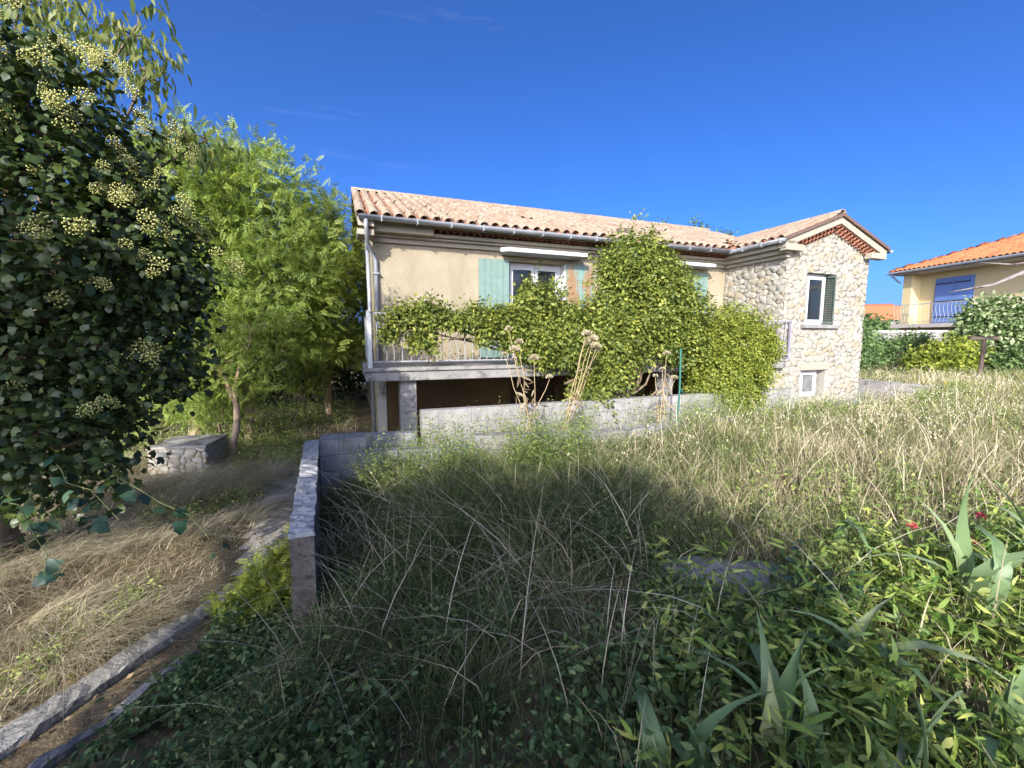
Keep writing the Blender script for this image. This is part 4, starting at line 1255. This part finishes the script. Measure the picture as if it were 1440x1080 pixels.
bigl = [(2.95, -1.95, 1.90, .60, .40, .36), (3.65, -2.0, 1.70, .62, .42, .52), (4.35, -2.0, 2.15, .72, .5, .70), (4.45, -1.95, 3.05, .62, .45, .45), (5.05, -1.95, 2.65, .55, .45, .50), (4.12, -1.95, 2.95, .34, .32, .26), (4.95, -2.05, 1.75, .62, .48, .62), (2.6, -1.95, 1.55, .40, .32, .40), (2.40, -1.92, 2.35, .17, .2, .28), (2.82, -1.92, 2.40, .13, .16, .28), (3.45, -2.15, .85, .30, .25, .55), (3.85, -2.2, 1.15, .4, .3, .4), (5.5, -2.0, 2.05, .45, .42, .55), (3.0, -2.0, 1.45, .5, .33, .30), (3.55, -2.15, .5, .28, .22, .35), (3.3, -1.98, 1.72, .5, .35, .40), (3.95, -2.0, 1.6, .5, .4, .5), (2.4, -1.95, 1.72, .45, .3, .36), (2.0, -1.93, 1.95, .3, .25, .25), (4.75, -2.0, 2.2, .55, .42, .5), (5.7, -2.1, 1.6, .4, .4, .5)]
mound('climbing_vine', 'large unruly vine mounded over the balcony railing to the eaves', 'vine', (*hw(4.1, -2.2), -.2), bigl, 4000, 6, 'vine', .12, .05, r=.05, shell=.45, droop=.4, tint=(.45, .3), shoots=170, slen=.45, lump=.62)
shl = [(6.55, -2.25, 1.55, .85, .60, .72), (6.75, -2.2, 1.0, .66, .58, .62), (6.95, -2.2, 1.45, .50, .5, .56), (6.2, -2.25, 1.05, .55, .45, .65), (6.55, -2.25, .55, .55, .45, .40)]
mound('round_shrub', 'rounded dense yellow green shrub before the stone wing', 'shrub', (*hw(6.7, -2.25), -.1), shl, 2500, 6, 'boxleaf', .08, .04, tmpl=(TRV, TRT), shell=.6, droop=.2, tint=(.5, .3), shoots=110, slen=.28, lump=.45)
# a long bowed shoot against the shutter
o = MB().tube([(*hw(3.75 + .55 * t, -1.7 + .1 * t), 2.3 + 1.0 * math.sin(t * 1.5)) for t in np.linspace(0, 1, 9)], .006, 4).build('vine_shoot', 'stem')
tag(o, 'long bowed vine shoot crossing the worn shutter', 'vine')

# ---------------------------------------------------------------- bushes at the right
def bush(name, label, base, lobes, mat, clusters, per, size, spread, tm=(L2V * (1, 1.2, 1), L2T), **kw):
    return tree(name, label, 'bush', base, lobes, .05, mat, 'bark', tm, clusters, per, size, spread, fork=.2, shell=.5, **kw)
bush('bush', 'blue green bush hanging over the boundary wall beside the stone wing', (14.2, 16.8, .5), [(14.0, 16.8, 1.15, .9, .7, .7), (13.4, 16.6, 1.5, .55, .5, .9), (15.3, 16.9, 1.1, .8, .6, .6), (16.2, 17.2, 1.3, .7, .6, .6)], 'bush', 800, 9, .12, .11)
bush('bush', 'bright yellow green bush beside the rusty post', (13.9, 13.8, .5), [(13.7, 13.8, 1.0, .7, .6, .5), (14.4, 13.9, 1.1, .7, .6, .6), (13.2, 13.6, .85, .5, .5, .35)], 'yellow_bush', 620, 9, .12, .09)
bush('bush', 'tall flowering bush with pale blossom before the yellow house', (16.2, 14.0, .6), [(15.6, 14, 1.8, 1.0, .8, .8), (16.6, 13.8, 2.3, 1.0, .8, .7), (15.7, 14.2, 2.6, .7, .6, .4), (17.4, 13.8, 1.8, 1.1, .9, 1.0), (15.3, 13.8, 1.2, .7, .6, .5)], 'bloom_bush', 1500, 9, .14, .11)
bush('bush', 'dark low bush at the edge of the grass behind the post', (15.6, 12.9, .6), [(15.6, 12.9, 1.0, .9, .5, .4), (16.6, 12.7, 1.1, .8, .5, .5)], 'bush', 420, 9, .12, .10)
bush('bush', 'small green bush against the far side of the stone wing', (11.6, 14.8, .4), [(11.9, 15.0, 1.4, .55, .5, 1.0), (12.4, 15.2, .95, .6, .5, .6)], 'bush', 420, 9, .11, .10)
bush('bush', 'distant hedge tree before the white far house', (27, 33, .8), [(27, 33, 2.0, 1.8, 1.4, 1.2), (24.6, 33, 1.6, 1.5, 1.2, .9), (29.6, 34, 1.9, 1.7, 1.2, 1.1)], 'bush', 500, 9, .3, .3)

# bare branch of a dead tree reaching in from the right
dt = empty('dead_tree', (12.6, 8.6, .45), 'bare dead tree with one long branch before the yellow house', 'tree')
mb = MB()
limb(mb, (0, 0, -.2), (-.1, .1, 3.0), .15, .10, 0, 8, 6, .02); mb.build('trunk', 'grey_bark', dt)
mb = MB()
mb.tube([(-.1, .1, 2.9), (-.9, .6, 2.92), (-1.35, .9, 2.72), (-1.75, 1.2, 2.45), (-2.35, 1.6, 2.33)], [.09, .07, .05, .035, .008], 7)
mb.tube([(-.9, .6, 2.92), (-1.5, 1.1, 2.88), (-1.9, 1.5, 3.0)], [.05, .025, .006], 6)
mb.tube([(-.1, .1, 2.9), (.1, .2, 3.6), (.5, .1, 4.2)], [.08, .05, .01], 7)
mb.build('branch', 'grey_bark', dt, True)

# ---------------------------------------------------------------- tree behind the photographer: its shade lies on the near garden
tree('shade_tree', 'broad leafy tree behind the viewpoint shading the near garden', 'tree', (-2.0, -3.4, 0),
     [(-.75, -2.6, 3.02, .78, .7, .46), (-1.30, -2.5, 2.4, 1.4, .8, .9), (-2.40, -2.6, 2.9, .95, .8, .72), (-0.10, -2.4, 2.62, .58, .6, .34), (-4.65, -2.8, 4.45, .85, .8, .72), (-5.70, -2.8, 4.7, .7, .8, .8), (-6.40, -2.8, 4.4, 1.0, 1.0, 1.2), (-1.40, -2.3, 1.3, .9, .7, .7), (-2.85, -2.5, 1.7, .4, .5, .65)], .2, 'evergreen', 'bark', (L2V * (1, 1.2, 1), L2T), 3300, 9, .17, .15, fork=.4, shell=.2, bottom=-1.1)

# ---------------------------------------------------------------- grass and weeds (nobody could count them)
def on_ground(n, x0, x1, y0, y1, test=None):
    x, y = rng.uniform(x0, x1, n), rng.uniform(y0, y1, n)
    ok = np.ones(n, bool) if test is None else test(x, y)
    x, y = x[ok], y[ok]
    return np.stack([x, y, ground_z(x, y) - .01], -1)
def in_garden(x, y): return poly_sd(x, y, GARDEN) > .12
def in_view(x, y): return (np.abs(x) < 1.4 * y + 1.3) & (y > .5)
def gv(x, y): return in_garden(x, y) & in_view(x, y) & (((x - 1.40) / .36) ** 2 + ((y - 2.55) / .27) ** 2 > .7 + .6 * vnoise(x, y, .12, 91))
def dens(fn):
    return lambda x, y: gv(x, y) & (rng.random(len(x)) < fn(x, y))
def shadeside(x, y):
    """1 in the lush hollow by the wall, 0 on the dry slope at the right"""
    return 1 / (1 + np.exp((x - 1.2 - .12 * (y - 3)) * 3.0))

# 1 the field: mixed dry and green blades, thinning with distance
a = Acc()
for (n_, y0, y1, x1, hs, wd) in ((34000, .5, 3.2, 6, .26, .007), (52000, 3.0, 6.2, 9, .26, .009), (46000, 6.0, 10, 14, .26, .013), (30000, 9.5, 19, 25, .30, .022)):
    P = on_ground(n_, -2.4, x1, y0, y1, dens(lambda x, y: .35 + .65 * vnoise(x, y, .5, 11)))
    k = len(P); sh = shadeside(P[:, 0], P[:, 1])
    dry = np.clip(vnoise(P[:, 0], P[:, 1], 1.1, 6) * 1.2 - .1 + (vnoise(P[:, 0], P[:, 1], .3, 7) - .5) * .5, 0, 1)
    tint = np.clip(dry * .75 + rng.normal(0, .25, k) + .30, 0, 1) * (1 - sh) + sh * np.clip(rng.normal(.22, .22, k), 0, 1)
    h = hs * rng.uniform(.35, 1.25, k) * (.55 + .9 * vnoise(P[:, 0], P[:, 1], .8, 9))
    blades(a, P, h, rng.uniform(0, 6.28, k), rng.uniform(.1, .8, k), rng.uniform(0, .4, k), wd * rng.uniform(.5, 1.2, k), tint, 3 if y1 < 7 else 2)
C_ = on_ground(1500, .2, 15, 2.6, 13, dens(lambda x, y: (1 - shadeside(x, y)) * (vnoise(x, y, .8, 33) > .45)))
n_ = len(C_); i_ = np.repeat(np.arange(n_), 34); P = C_[i_].copy()
off = rng.normal(0, .06, (len(i_), 2)) * (1 + P[:, 1:2] * .06); P[:, :2] += off; P[:, 2] = ground_z(P[:, 0], P[:, 1]) - .01
blades(a, P, rng.uniform(.22, .50, n_)[i_] * rng.uniform(.5, 1.1, len(i_)), np.arctan2(off[:, 1], off[:, 0]) + rng.normal(0, .5, len(i_)), rng.uniform(.2, 1.0, len(i_)), rng.uniform(0, .6, len(i_)), rng.uniform(.004, .008, len(i_)) * (1 + P[:, 1] * .07), rng.normal(.72, .25, n_)[i_] + rng.normal(0, .1, len(i_)), 4)
o = a.build('meadow_grass', 'grass')
tag(o, 'overgrown half dry grass covering the garden slope', 'grass', kind='stuff')

# 2 tall pale stalks with seed heads
a = Acc()
P = on_ground(9000, -1.4, 12, 1.3, 12, dens(lambda x, y: (.25 + .75 * (vnoise(x, y, .7, 21) > .5)) * (1 - .7 * shadeside(x, y))))
k = len(P); h = rng.uniform(.35, .72, k)
blades(a, P, h, rng.uniform(0, 6.28, k), rng.uniform(.1, 1.0, k), rng.uniform(0, .45, k), rng.uniform(.004, .008, k) * (1 + P[:, 1] * .08), rng.uniform(.3, 1, k), 4)
j = (rng.random(k) < .6) & (P[:, 1] > 4.3)
q_az = rng.uniform(0, 6.28, int(j.sum()) * 5); Q = np.repeat(P[j] + np.stack([np.zeros(j.sum()), np.zeros(j.sum()), h[j] * .55], -1), 5, 0) + rng.normal(0, .03, (int(j.sum()) * 5, 3))
scatter(a, L2V, L2T, Q, frames(np.stack([np.cos(q_az) * .4, np.sin(q_az) * .4, np.ones(len(q_az))], -1), rng.normal(size=(len(q_az), 3))), rng.uniform(.012, .028, len(q_az)) * (1 + Q[:, 1] * .05), rng.uniform(.5, 1, len(q_az)))
# long bent stems crossing the hollow
P = on_ground(760, -1.6, 2.0, 1.9, 5.3, dens(lambda x, y: .2 + .8 * shadeside(x, y)))
k = len(P); h = rng.uniform(.55, 1.0, k)
blades(a, P, h, rng.normal(3.9, 1.3, k), rng.uniform(.5, 1.5, k), rng.uniform(.2, .75, k), rng.uniform(.004, .010, k), rng.uniform(.1, 1, k), 5)
o = a.build('tall_stalks', 'straw')
tag(o, 'tall pale dry stalks standing and leaning in the grass', 'grass', kind='stuff')

# 3 lush long grass drooping in the shaded hollow
a = Acc()
def tussocks(acc, C, per, hmin, hmax, azm, azs, l0, l1, d0, d1, w0, w1, tmean, tsd, k=3):
    n = len(C); i = np.repeat(np.arange(n), per)
    P = C[i].copy(); sp = rng.uniform(.03, .10, n)[i]
    off = rng.normal(0, 1, (len(i), 2)) * sp[:, None]; P[:, :2] += off; P[:, 2] = ground_z(P[:, 0], P[:, 1]) - .01
    az = np.arctan2(off[:, 1], off[:, 0]) * (azs > 2) + (rng.normal(azm, azs, n)[i] if azs <= 2 else 0) + rng.normal(0, .5, len(i))
    h = rng.uniform(hmin, hmax, n)[i] * rng.uniform(.5, 1.15, len(i))
    tt_ = rng.normal(tmean, tsd, n)[i] + rng.normal(0, .12, len(i))
    blades(acc, P, h, az, rng.uniform(l0, l1, len(i)), rng.uniform(d0, d1, len(i)), rng.uniform(w0, w1, len(i)), tt_, k)
C = on_ground(900, -2.2, 2.4, 1.7, 5.5, dens(lambda x, y: shadeside(x, y) * (.25 + .75 * (vnoise(x, y, .5, 31) > .4))))
hump = np.exp(-((C[:, 0] - .2) ** 2 / 1.2 + (C[:, 1] - 3.9) ** 2 / 1.2)) > .35
tussocks(a, C[hump], 85, .42, .80, 4.6, 3, .3, 1.3, .1, .75, .004, .009, .27, .24)
tussocks(a, C[~hump], 60, .22, .48, 4.6, 3, .3, 1.2, .1, .7, .004, .008, .31, .26)
o = a.build('long_grass', 'grass')
tag(o, 'long dark green grass drooping in the shaded hollow by the wall', 'grass', kind='stuff')

# 4 leafy weeds: little stems with rows of leaves
def weeds(name, mat, label, P, hmin, hmax, per, leaf, tmpl, spread=.05, droop=.1, tint=(.5, .25), hfun=None):
    a = Acc(); k = len(P)
    if k == 0: return
    h = rng.uniform(hmin, hmax, k)
    if hfun is not None: h = h * hfun(P)
    az = rng.uniform(0, 6.28, k); ln = rng.uniform(0, .5, k)
    blades(a, P, h, az, ln, np.zeros(k), np.full(k, .006), np.full(k, .35))
    i = np.repeat(np.arange(k), per); t = np.tile((np.arange(per) + .7) / per, k) + rng.normal(0, .05, k * per)
    Q = P[i].copy()
    lean = (ln * h)[i] * np.clip(t, 0, 1) ** 1.7
    Q[:, 0] += np.cos(az[i]) * lean; Q[:, 1] += np.sin(az[i]) * lean; Q[:, 2] += h[i] * t
    Q += rng.normal(0, 1, Q.shape) * spread * (1 - .6 * np.clip(t, 0, 1))[:, None] * (1, 1, .4)
    f = rng.normal(size=(len(i), 3)); f[:, 2] = f[:, 2] * .4 + .25 - droop
    up = rng.normal(0, .75, (len(i), 3)); up[:, 2] += .8; up[:, 1] -= .25
    scatter(a, tmpl[0], tmpl[1], Q, frames(f, up), leaf * rng.uniform(.5, 1.3, len(i)) * (1.15 - .5 * np.clip(t, 0, 1)), tint[0] + rng.normal(0, .12, k)[i] + rng.normal(0, tint[1], len(i)))
    o = a.build(name, mat)
    tag(o, label, 'weeds', kind='stuff')
LT = (L2V, L2T)
weeds('field_weeds', 'weed', 'small leaved green weeds among the dry grass of the slope', on_ground(14000, -.5, 16, 2.2, 13, dens(lambda x, y: (1 - shadeside(x, y)) * (.15 + .85 * (vnoise(x, y, .9, 41) > .45)))), .12, .42, 14, .045, LT, .06)
weeds('dry_weeds', 'dryweed', 'dried brown seed stalks of weeds on the slope', on_ground(4600, .2, 15, 2.6, 12.5, dens(lambda x, y: (1 - shadeside(x, y)) * (.1 + .9 * (vnoise(x, y, .8, 43) > .55)))), .2, .5, 12, .03, LT, .05, tint=(.55, .3))
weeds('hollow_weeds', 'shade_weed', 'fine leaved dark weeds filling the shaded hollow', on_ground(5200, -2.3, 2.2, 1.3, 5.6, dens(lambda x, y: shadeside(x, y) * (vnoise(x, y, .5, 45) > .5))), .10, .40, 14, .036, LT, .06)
weeds('wall_weeds', 'weed', 'pale green weeds and seedlings along the retaining wall', on_ground(30000, -1.6, 10, 4.6, 9.8, lambda x, y: (poly_sd(x, y, GARDEN) > .05) & (poly_sd(x, y, GARDEN) < .7) & (y < 9.6) & (vnoise(x, y, .45, 57) > .62)), .15, .42, 14, .042, LT, .07, tint=(.6, .25))
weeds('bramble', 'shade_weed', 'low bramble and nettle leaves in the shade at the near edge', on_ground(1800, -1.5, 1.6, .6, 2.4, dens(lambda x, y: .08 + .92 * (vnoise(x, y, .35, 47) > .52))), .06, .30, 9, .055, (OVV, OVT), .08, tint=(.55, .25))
weeds('broad_weeds', 'weed', 'broad leaved green weeds at the near right of the garden', on_ground(2300, .7, 4.6, .6, 2.6, dens(lambda x, y: .25 + .75 * (vnoise(x, y, .4, 49) > .5))), .10, .32, 9, .06, (OVV, OVT), .08, tint=(.5, .28))
weeds('lance_weeds', 'lance', 'narrow leaved green shoots crowding round the iris', on_ground(2200, .45, 5.2, .6, 2.85, dens(lambda x, y: (x > .35 * y) * (.2 + .8 * (vnoise(x, y, .5, 51) > .5)))), .12, .40, 13, .115, (LAV, LAT), .05, droop=-.15, tint=(.5, .28))
weeds('path_weeds', 'weed', 'small weeds growing on the edge of the drive', on_ground(2600, -5, -1.5, 1.6, 8, lambda x, y: (poly_sd(x, y, GARDEN) < -.1) & in_view(x, y) & (vnoise(x, y, .5, 53) > .58) & ((y > 3.4) | (x < -2.75))), .08, .28, 15, .04, LT, .06, tint=(.6, .25))
P = on_ground(300, -2.15, -1.5, 2.85, 4.3, lambda x, y: (poly_sd(x, y, GARDEN) < -.08) & (poly_sd(x, y, GARDEN) > -.6))
weeds('drive_plant', 'yellow_bush', 'bright green seedlings beside the garden wall on the drive', P, .10, .28, 8, .14, (PIV, PIT), .05, tint=(.35, .25))
weeds('hanging_weeds', 'weed', 'weeds and saplings growing round the end of the white block wall', on_ground(420, -2.0, -.6, 5.5, 6.4), .2, .55, 26, .042, LT, .08, tint=(.4, .25))

# 5 straw coloured grass bent over on the left of the drive
a = Acc()
def drive_left(x, y):
    return in_view(x, y) & (x < -2.52 - .22 * (y - 3) * (y > 3) + .2 * np.minimum(y - 3, 0) + .2 * (vnoise(x, y, .4, 62) - .5)) & (rng.random(len(x)) < .15 + .85 * vnoise(x, y, .45, 61))
P = on_ground(24000, -6.5, -2.0, 1.6, 6.8, drive_left)
k = len(P)
h = rng.uniform(.06, .22, k) * (.5 + .8 * vnoise(P[:, 0], P[:, 1], .6, 63))
blades(a, P, h, rng.normal(-.3, 1.3, k), rng.uniform(.5, 1.9, k), rng.uniform(.3, .85, k), rng.uniform(.0035, .007, k), np.clip(rng.normal(.5, .25, k), 0, 1), 4)
C = on_ground(1150, -6.5, -2.2, 1.5, 6.8, lambda x, y: drive_left(x, y) & (vnoise(x, y, .6, 65) > .42))
tussocks(a, C, 50, .30, .66, -.2, .7, .7, 2.1, .35, .9, .003, .006, .5, .28, 4)
P = on_ground(5000, -8, -2.2, 6, 11, lambda x, y: (poly_sd(x, y, GARDEN) < -.3) & (vnoise(x, y, .7, 64) > .45) & (house_sd(x, y)[0] < -.4))
k = len(P)
blades(a, P, rng.uniform(.08, .3, k), rng.uniform(0, 6.28, k), rng.uniform(.2, 1, k), rng.uniform(0, .5, k), rng.uniform(.006, .012, k), rng.random(k), 3)
o = a.build('straw_grass', 'straw')
tag(o, 'straw coloured dead grass bent over beside the drive', 'grass', kind='stuff')

# 6 fallen leaves
a = Acc()
P = np.concatenate([on_ground(2600, -5.5, -1.3, 1.2, 8, lambda x, y: in_view(x, y) & (poly_sd(x, y, GARDEN) < .3)), on_ground(2600, -1.6, 4, .9, 3, gv)])
P[:, 2] += .03; k = len(P)
f = rng.normal(size=(k, 3)); f[:, 2] *= .25; up = rng.normal(0, .3, (k, 3)); up[:, 2] += 1
scatter(a, L2V, L2T, P, frames(f, up), rng.uniform(.02, .05, k), rng.random(k))
o = a.build('leaf_litter', 'litter')
tag(o, 'dry fallen leaves strewn on the drive and under the weeds', 'leaves', kind='stuff')

# 7 a grey lump of old concrete among the weeds
mb = MB()
rr = random.Random(3); ring = []
N = 16
lay = [(1.0, -.15), (.97, .05), (.75, .10), (.3, .125)]
for s_, z_ in lay:
    for i in range(N):
        an = 2 * math.pi * i / N; r_ = s_ * (.42 + .10 * math.sin(3 * an + 1) + rr.uniform(-.03, .03))
        mb.v.append((math.cos(an) * r_ * 1.1, math.sin(an) * r_ * .7, z_ + rr.uniform(-.012, .012)))
for l in range(len(lay) - 1):
    for i in range(N):
        j = (i + 1) % N
        mb.f.append((l * N + i, l * N + j, (l + 1) * N + j, (l + 1) * N + i))
mb.f.append(tuple((len(lay) - 1) * N + i for i in range(N)))
o = mb.build('concrete_slab', 'concrete'); o.location = (1.42, 2.62, .09)
tag(o, 'rough grey lump of broken concrete lying among the weeds', 'rubble')

# ---------------------------------------------------------------- iris clumps: every sword leaf is a part
def sword(L, wd, bend, fold=0.0):
    k = 8; V, T = [], []
    for i in range(k + 1):
        t = i / k
        ang = bend * t * t
        if fold and t > .55: ang += fold * (t - .55) / .45
        x = L * (t * math.cos(0) * .0 + (math.sin(ang) * t)); z = L * t * math.cos(ang)
        w_ = wd * (1 - (t ** 2.2)) * (.75 + .5 * math.sin(math.pi * min(1, t * 1.3)))
        V += [(x, -w_ / 2, z), (x + wd * .12, 0, z), (x, w_ / 2, z)]
    for i in range(k):
        a_ = 3 * i
        for c_ in (0, 1):
            T += [(a_ + c_, a_ + c_ + 1, a_ + c_ + 4), (a_ + c_, a_ + c_ + 4, a_ + c_ + 3)]
    return np.array(V), np.array(T)
def iris(x, y, leaves, label, hs=1.0, group='iris clumps among the weeds'):
    e = empty('iris_plant', (x, y, float(ground_z(x, y)) - .02), label, 'plant', group)
    for i in range(leaves):
        V, T = sword(random.uniform(.36, .66) * hs, random.uniform(.045, .085), random.uniform(.1, .9), random.choice((0, 0, 0, 1.3)))
        me = tri_mesh('leaf', V, T, np.full(len(V), random.random()), 'iris', True)
        share('leaf', me, (random.uniform(-.08, .08), random.uniform(-.08, .08), 0), (random.uniform(-.25, .25), random.uniform(-.25, .25), random.uniform(0, 6.28)), parent=e)
for x, y, k, lab, hs in ((1.02, 1.42, 8, 'iris clump with folded grey green leaves in the shade edge', .9), (1.52, 1.75, 5, 'iris with one broad upright leaf beside the dark sapling', 1.05), (2.45, 2.10, 8, 'large sunlit iris clump with broad pale leaves', 1.25), (2.95, 2.2, 6, 'sunlit iris clump leaning over dry litter', 1.1), (.62, 1.40, 5, 'small iris tuft among brambles in the shade', .75), (1.75, 1.35, 5, 'iris with leaves lying bent over dead foliage', .9), (-.36, 1.30, 3, 'single young iris shoot in the dark bramble', .55), (2.2, 2.75, 5, 'iris clump below the pink flowers', .9), (1.30, 1.22, 6, 'iris clump with curled leaves at the edge of the sunlight', .8)):
    iris(x, y, k, lab, hs)

# dark sapling with round leaves
sp = empty('sapling', (1.55, 2.15, .12), 'dark blue green sapling with round leaves among the weeds', 'plant')
mb = MB(); a = Acc()
for (dx, dy, h) in ((.0, .03, .46), (.10, 0, .34), (-.12, .05, .32), (.30, .05, .33), (.2, -.05, .25), (.38, .02, .26)):
    pts = limb(mb, (.05, 0, 0), (dx, dy, h), .006, .003, .02, 5, 4, .03)
    k = 15; t = rng.uniform(.25, 1.02, k)
    P = np.array([np.array(pts[0]) + (np.array(pts[-1]) - np.array(pts[0])) * x for x in t]) + rng.normal(0, .03, (k, 3))
    f = rng.normal(size=(k, 3)); f[:, 2] *= .3; up = rng.normal(0, .3, (k, 3)); up[:, 2] += 1
    scatter(a, OVV * (1, 1.6, 1), OVT, P, frames(f, up), rng.uniform(.04, .065, k), rng.random(k))
mb.build('stem', 'stem', sp); a.build('leaves', 'sapling', sp)

# pink flowers and yellow flowers in the grass
for x, y, z, lab in ((2.55, 2.62, .50, 'small pink flower head standing beside the sunlit iris'), (2.86, 2.55, .43, 'lowest small pink flower head among narrow leaved shoots'), (3.10, 2.72, .52, 'small pink flower head nearest the dry slope')):
    a = Acc(); k = 22; d = norm(rng.normal(size=(k, 3))); d[:, 2] = np.abs(d[:, 2])
    scatter(a, L2V * (1, 1.6, 1), L2T, d * .008, frames(d, rng.normal(size=(k, 3))), np.full(k, .03), rng.random(k))
    e = empty('flower', (x, y, float(ground_z(x, y))), lab, 'flower', 'pink flowers')
    h = z - float(ground_z(x, y))
    MB().tube([(0, 0, -.02), (.01, 0, h)], .003, 4).build('stem', 'stem', e)
    b = a.build('petals', 'pink', e); b.location = (.01, 0, h)
weeds('yellow_flowers', 'yellow_flower', 'tiny yellow flowers scattered in the far grass', on_ground(300, 7, 13, 7, 11, lambda x, y: (vnoise(x, y, 1, 71) > .5) & in_garden(x, y)), .3, .5, 6, .03, LT, .06)

# weeds on the terrace between the walls, and dark undergrowth beyond the drive
def on_terrace(x, y):
    s_, d_ = house_sd(x, y)
    return (s_ > .2) & (s_ < 7.2) & (d_ < -2.55) & (poly_sd(x, y, GARDEN) < -.15)
weeds('terrace_weeds', 'weed', 'pale weeds growing against the white block wall', on_ground(8000, -2, 8, 5.2, 9.5, lambda x, y: on_terrace(x, y) & (vnoise(x, y, .6, 81) > .48)), .65, 1.12, 18, .045, LT, .07, tint=(.65, .25))
weeds('undergrowth', 'weed', 'mixed undergrowth below the feathery trees', on_ground(1500, -9, -3.0, 6.6, 13, lambda x, y: (house_sd(x, y)[0] < -.5) & (vnoise(x, y, .9, 83) > .45) & (x < -2.4 - .35 * (y - 6))), .15, .6, 22, .055, LT, .1, tint=(.45, .3))
for x, y, r_, lab in ((-7.6, 12.4, .9, 'dark bush under the feathery trees'), (-6.0, 13.6, .8, 'dark bush at the end of the drive'), (-9.6, 11.2, 1.1, 'dark bush behind the stone tank'), (-4.2, 16.0, .6, 'small dark bush before the outbuilding')):
    bush('bush', lab, (x, y, -.36), [(x, y, .5, r_, r_ * .7, .8), (x + r_ * .7, y + .2, .35, r_ * .7, r_ * .6, .6)], 'evergreen', 330, 9, .12, .12)

weeds('corner_weeds', 'weed', 'tall leafy weeds hiding the lower block wall', on_ground(900, -1.75, .9, 4.6, 5.75, lambda x, y: (poly_sd(x, y, GARDEN) > .05) & (vnoise(x, y, .4, 85) > .4)), .35, .85, 30, .04, LT, .09, tint=(.4, .28))

for x, y, z, r_, lab in ((-5.45, 7.75, .45, .55, 'light green suckers round the foot of the slim tree'), (-6.6, 8.5, .5, .8, 'leafy suckers behind the stone tank'), (-7.9, 9.0, .7, .9, 'tall green suckers left of the stone tank'), (-5.5, 11.0, .7, .8, 'leafy suckers below the tree at the house corner')):
    tree('leafy_bush', lab, 'bush', (x, y, -.36), [(x, y, z, r_, r_ * .8, .65), (x + .3 * r_, y + .1, z + .45, r_ * .6, r_ * .5, .4)], .04, 'robinia', 'pale_bark', (PIV, PIT), 150, 6, .17, .11, fork=.2, shell=.3, droop=.1, tint=(.4, .25), shoots=25, slen=.5, lump=.6)

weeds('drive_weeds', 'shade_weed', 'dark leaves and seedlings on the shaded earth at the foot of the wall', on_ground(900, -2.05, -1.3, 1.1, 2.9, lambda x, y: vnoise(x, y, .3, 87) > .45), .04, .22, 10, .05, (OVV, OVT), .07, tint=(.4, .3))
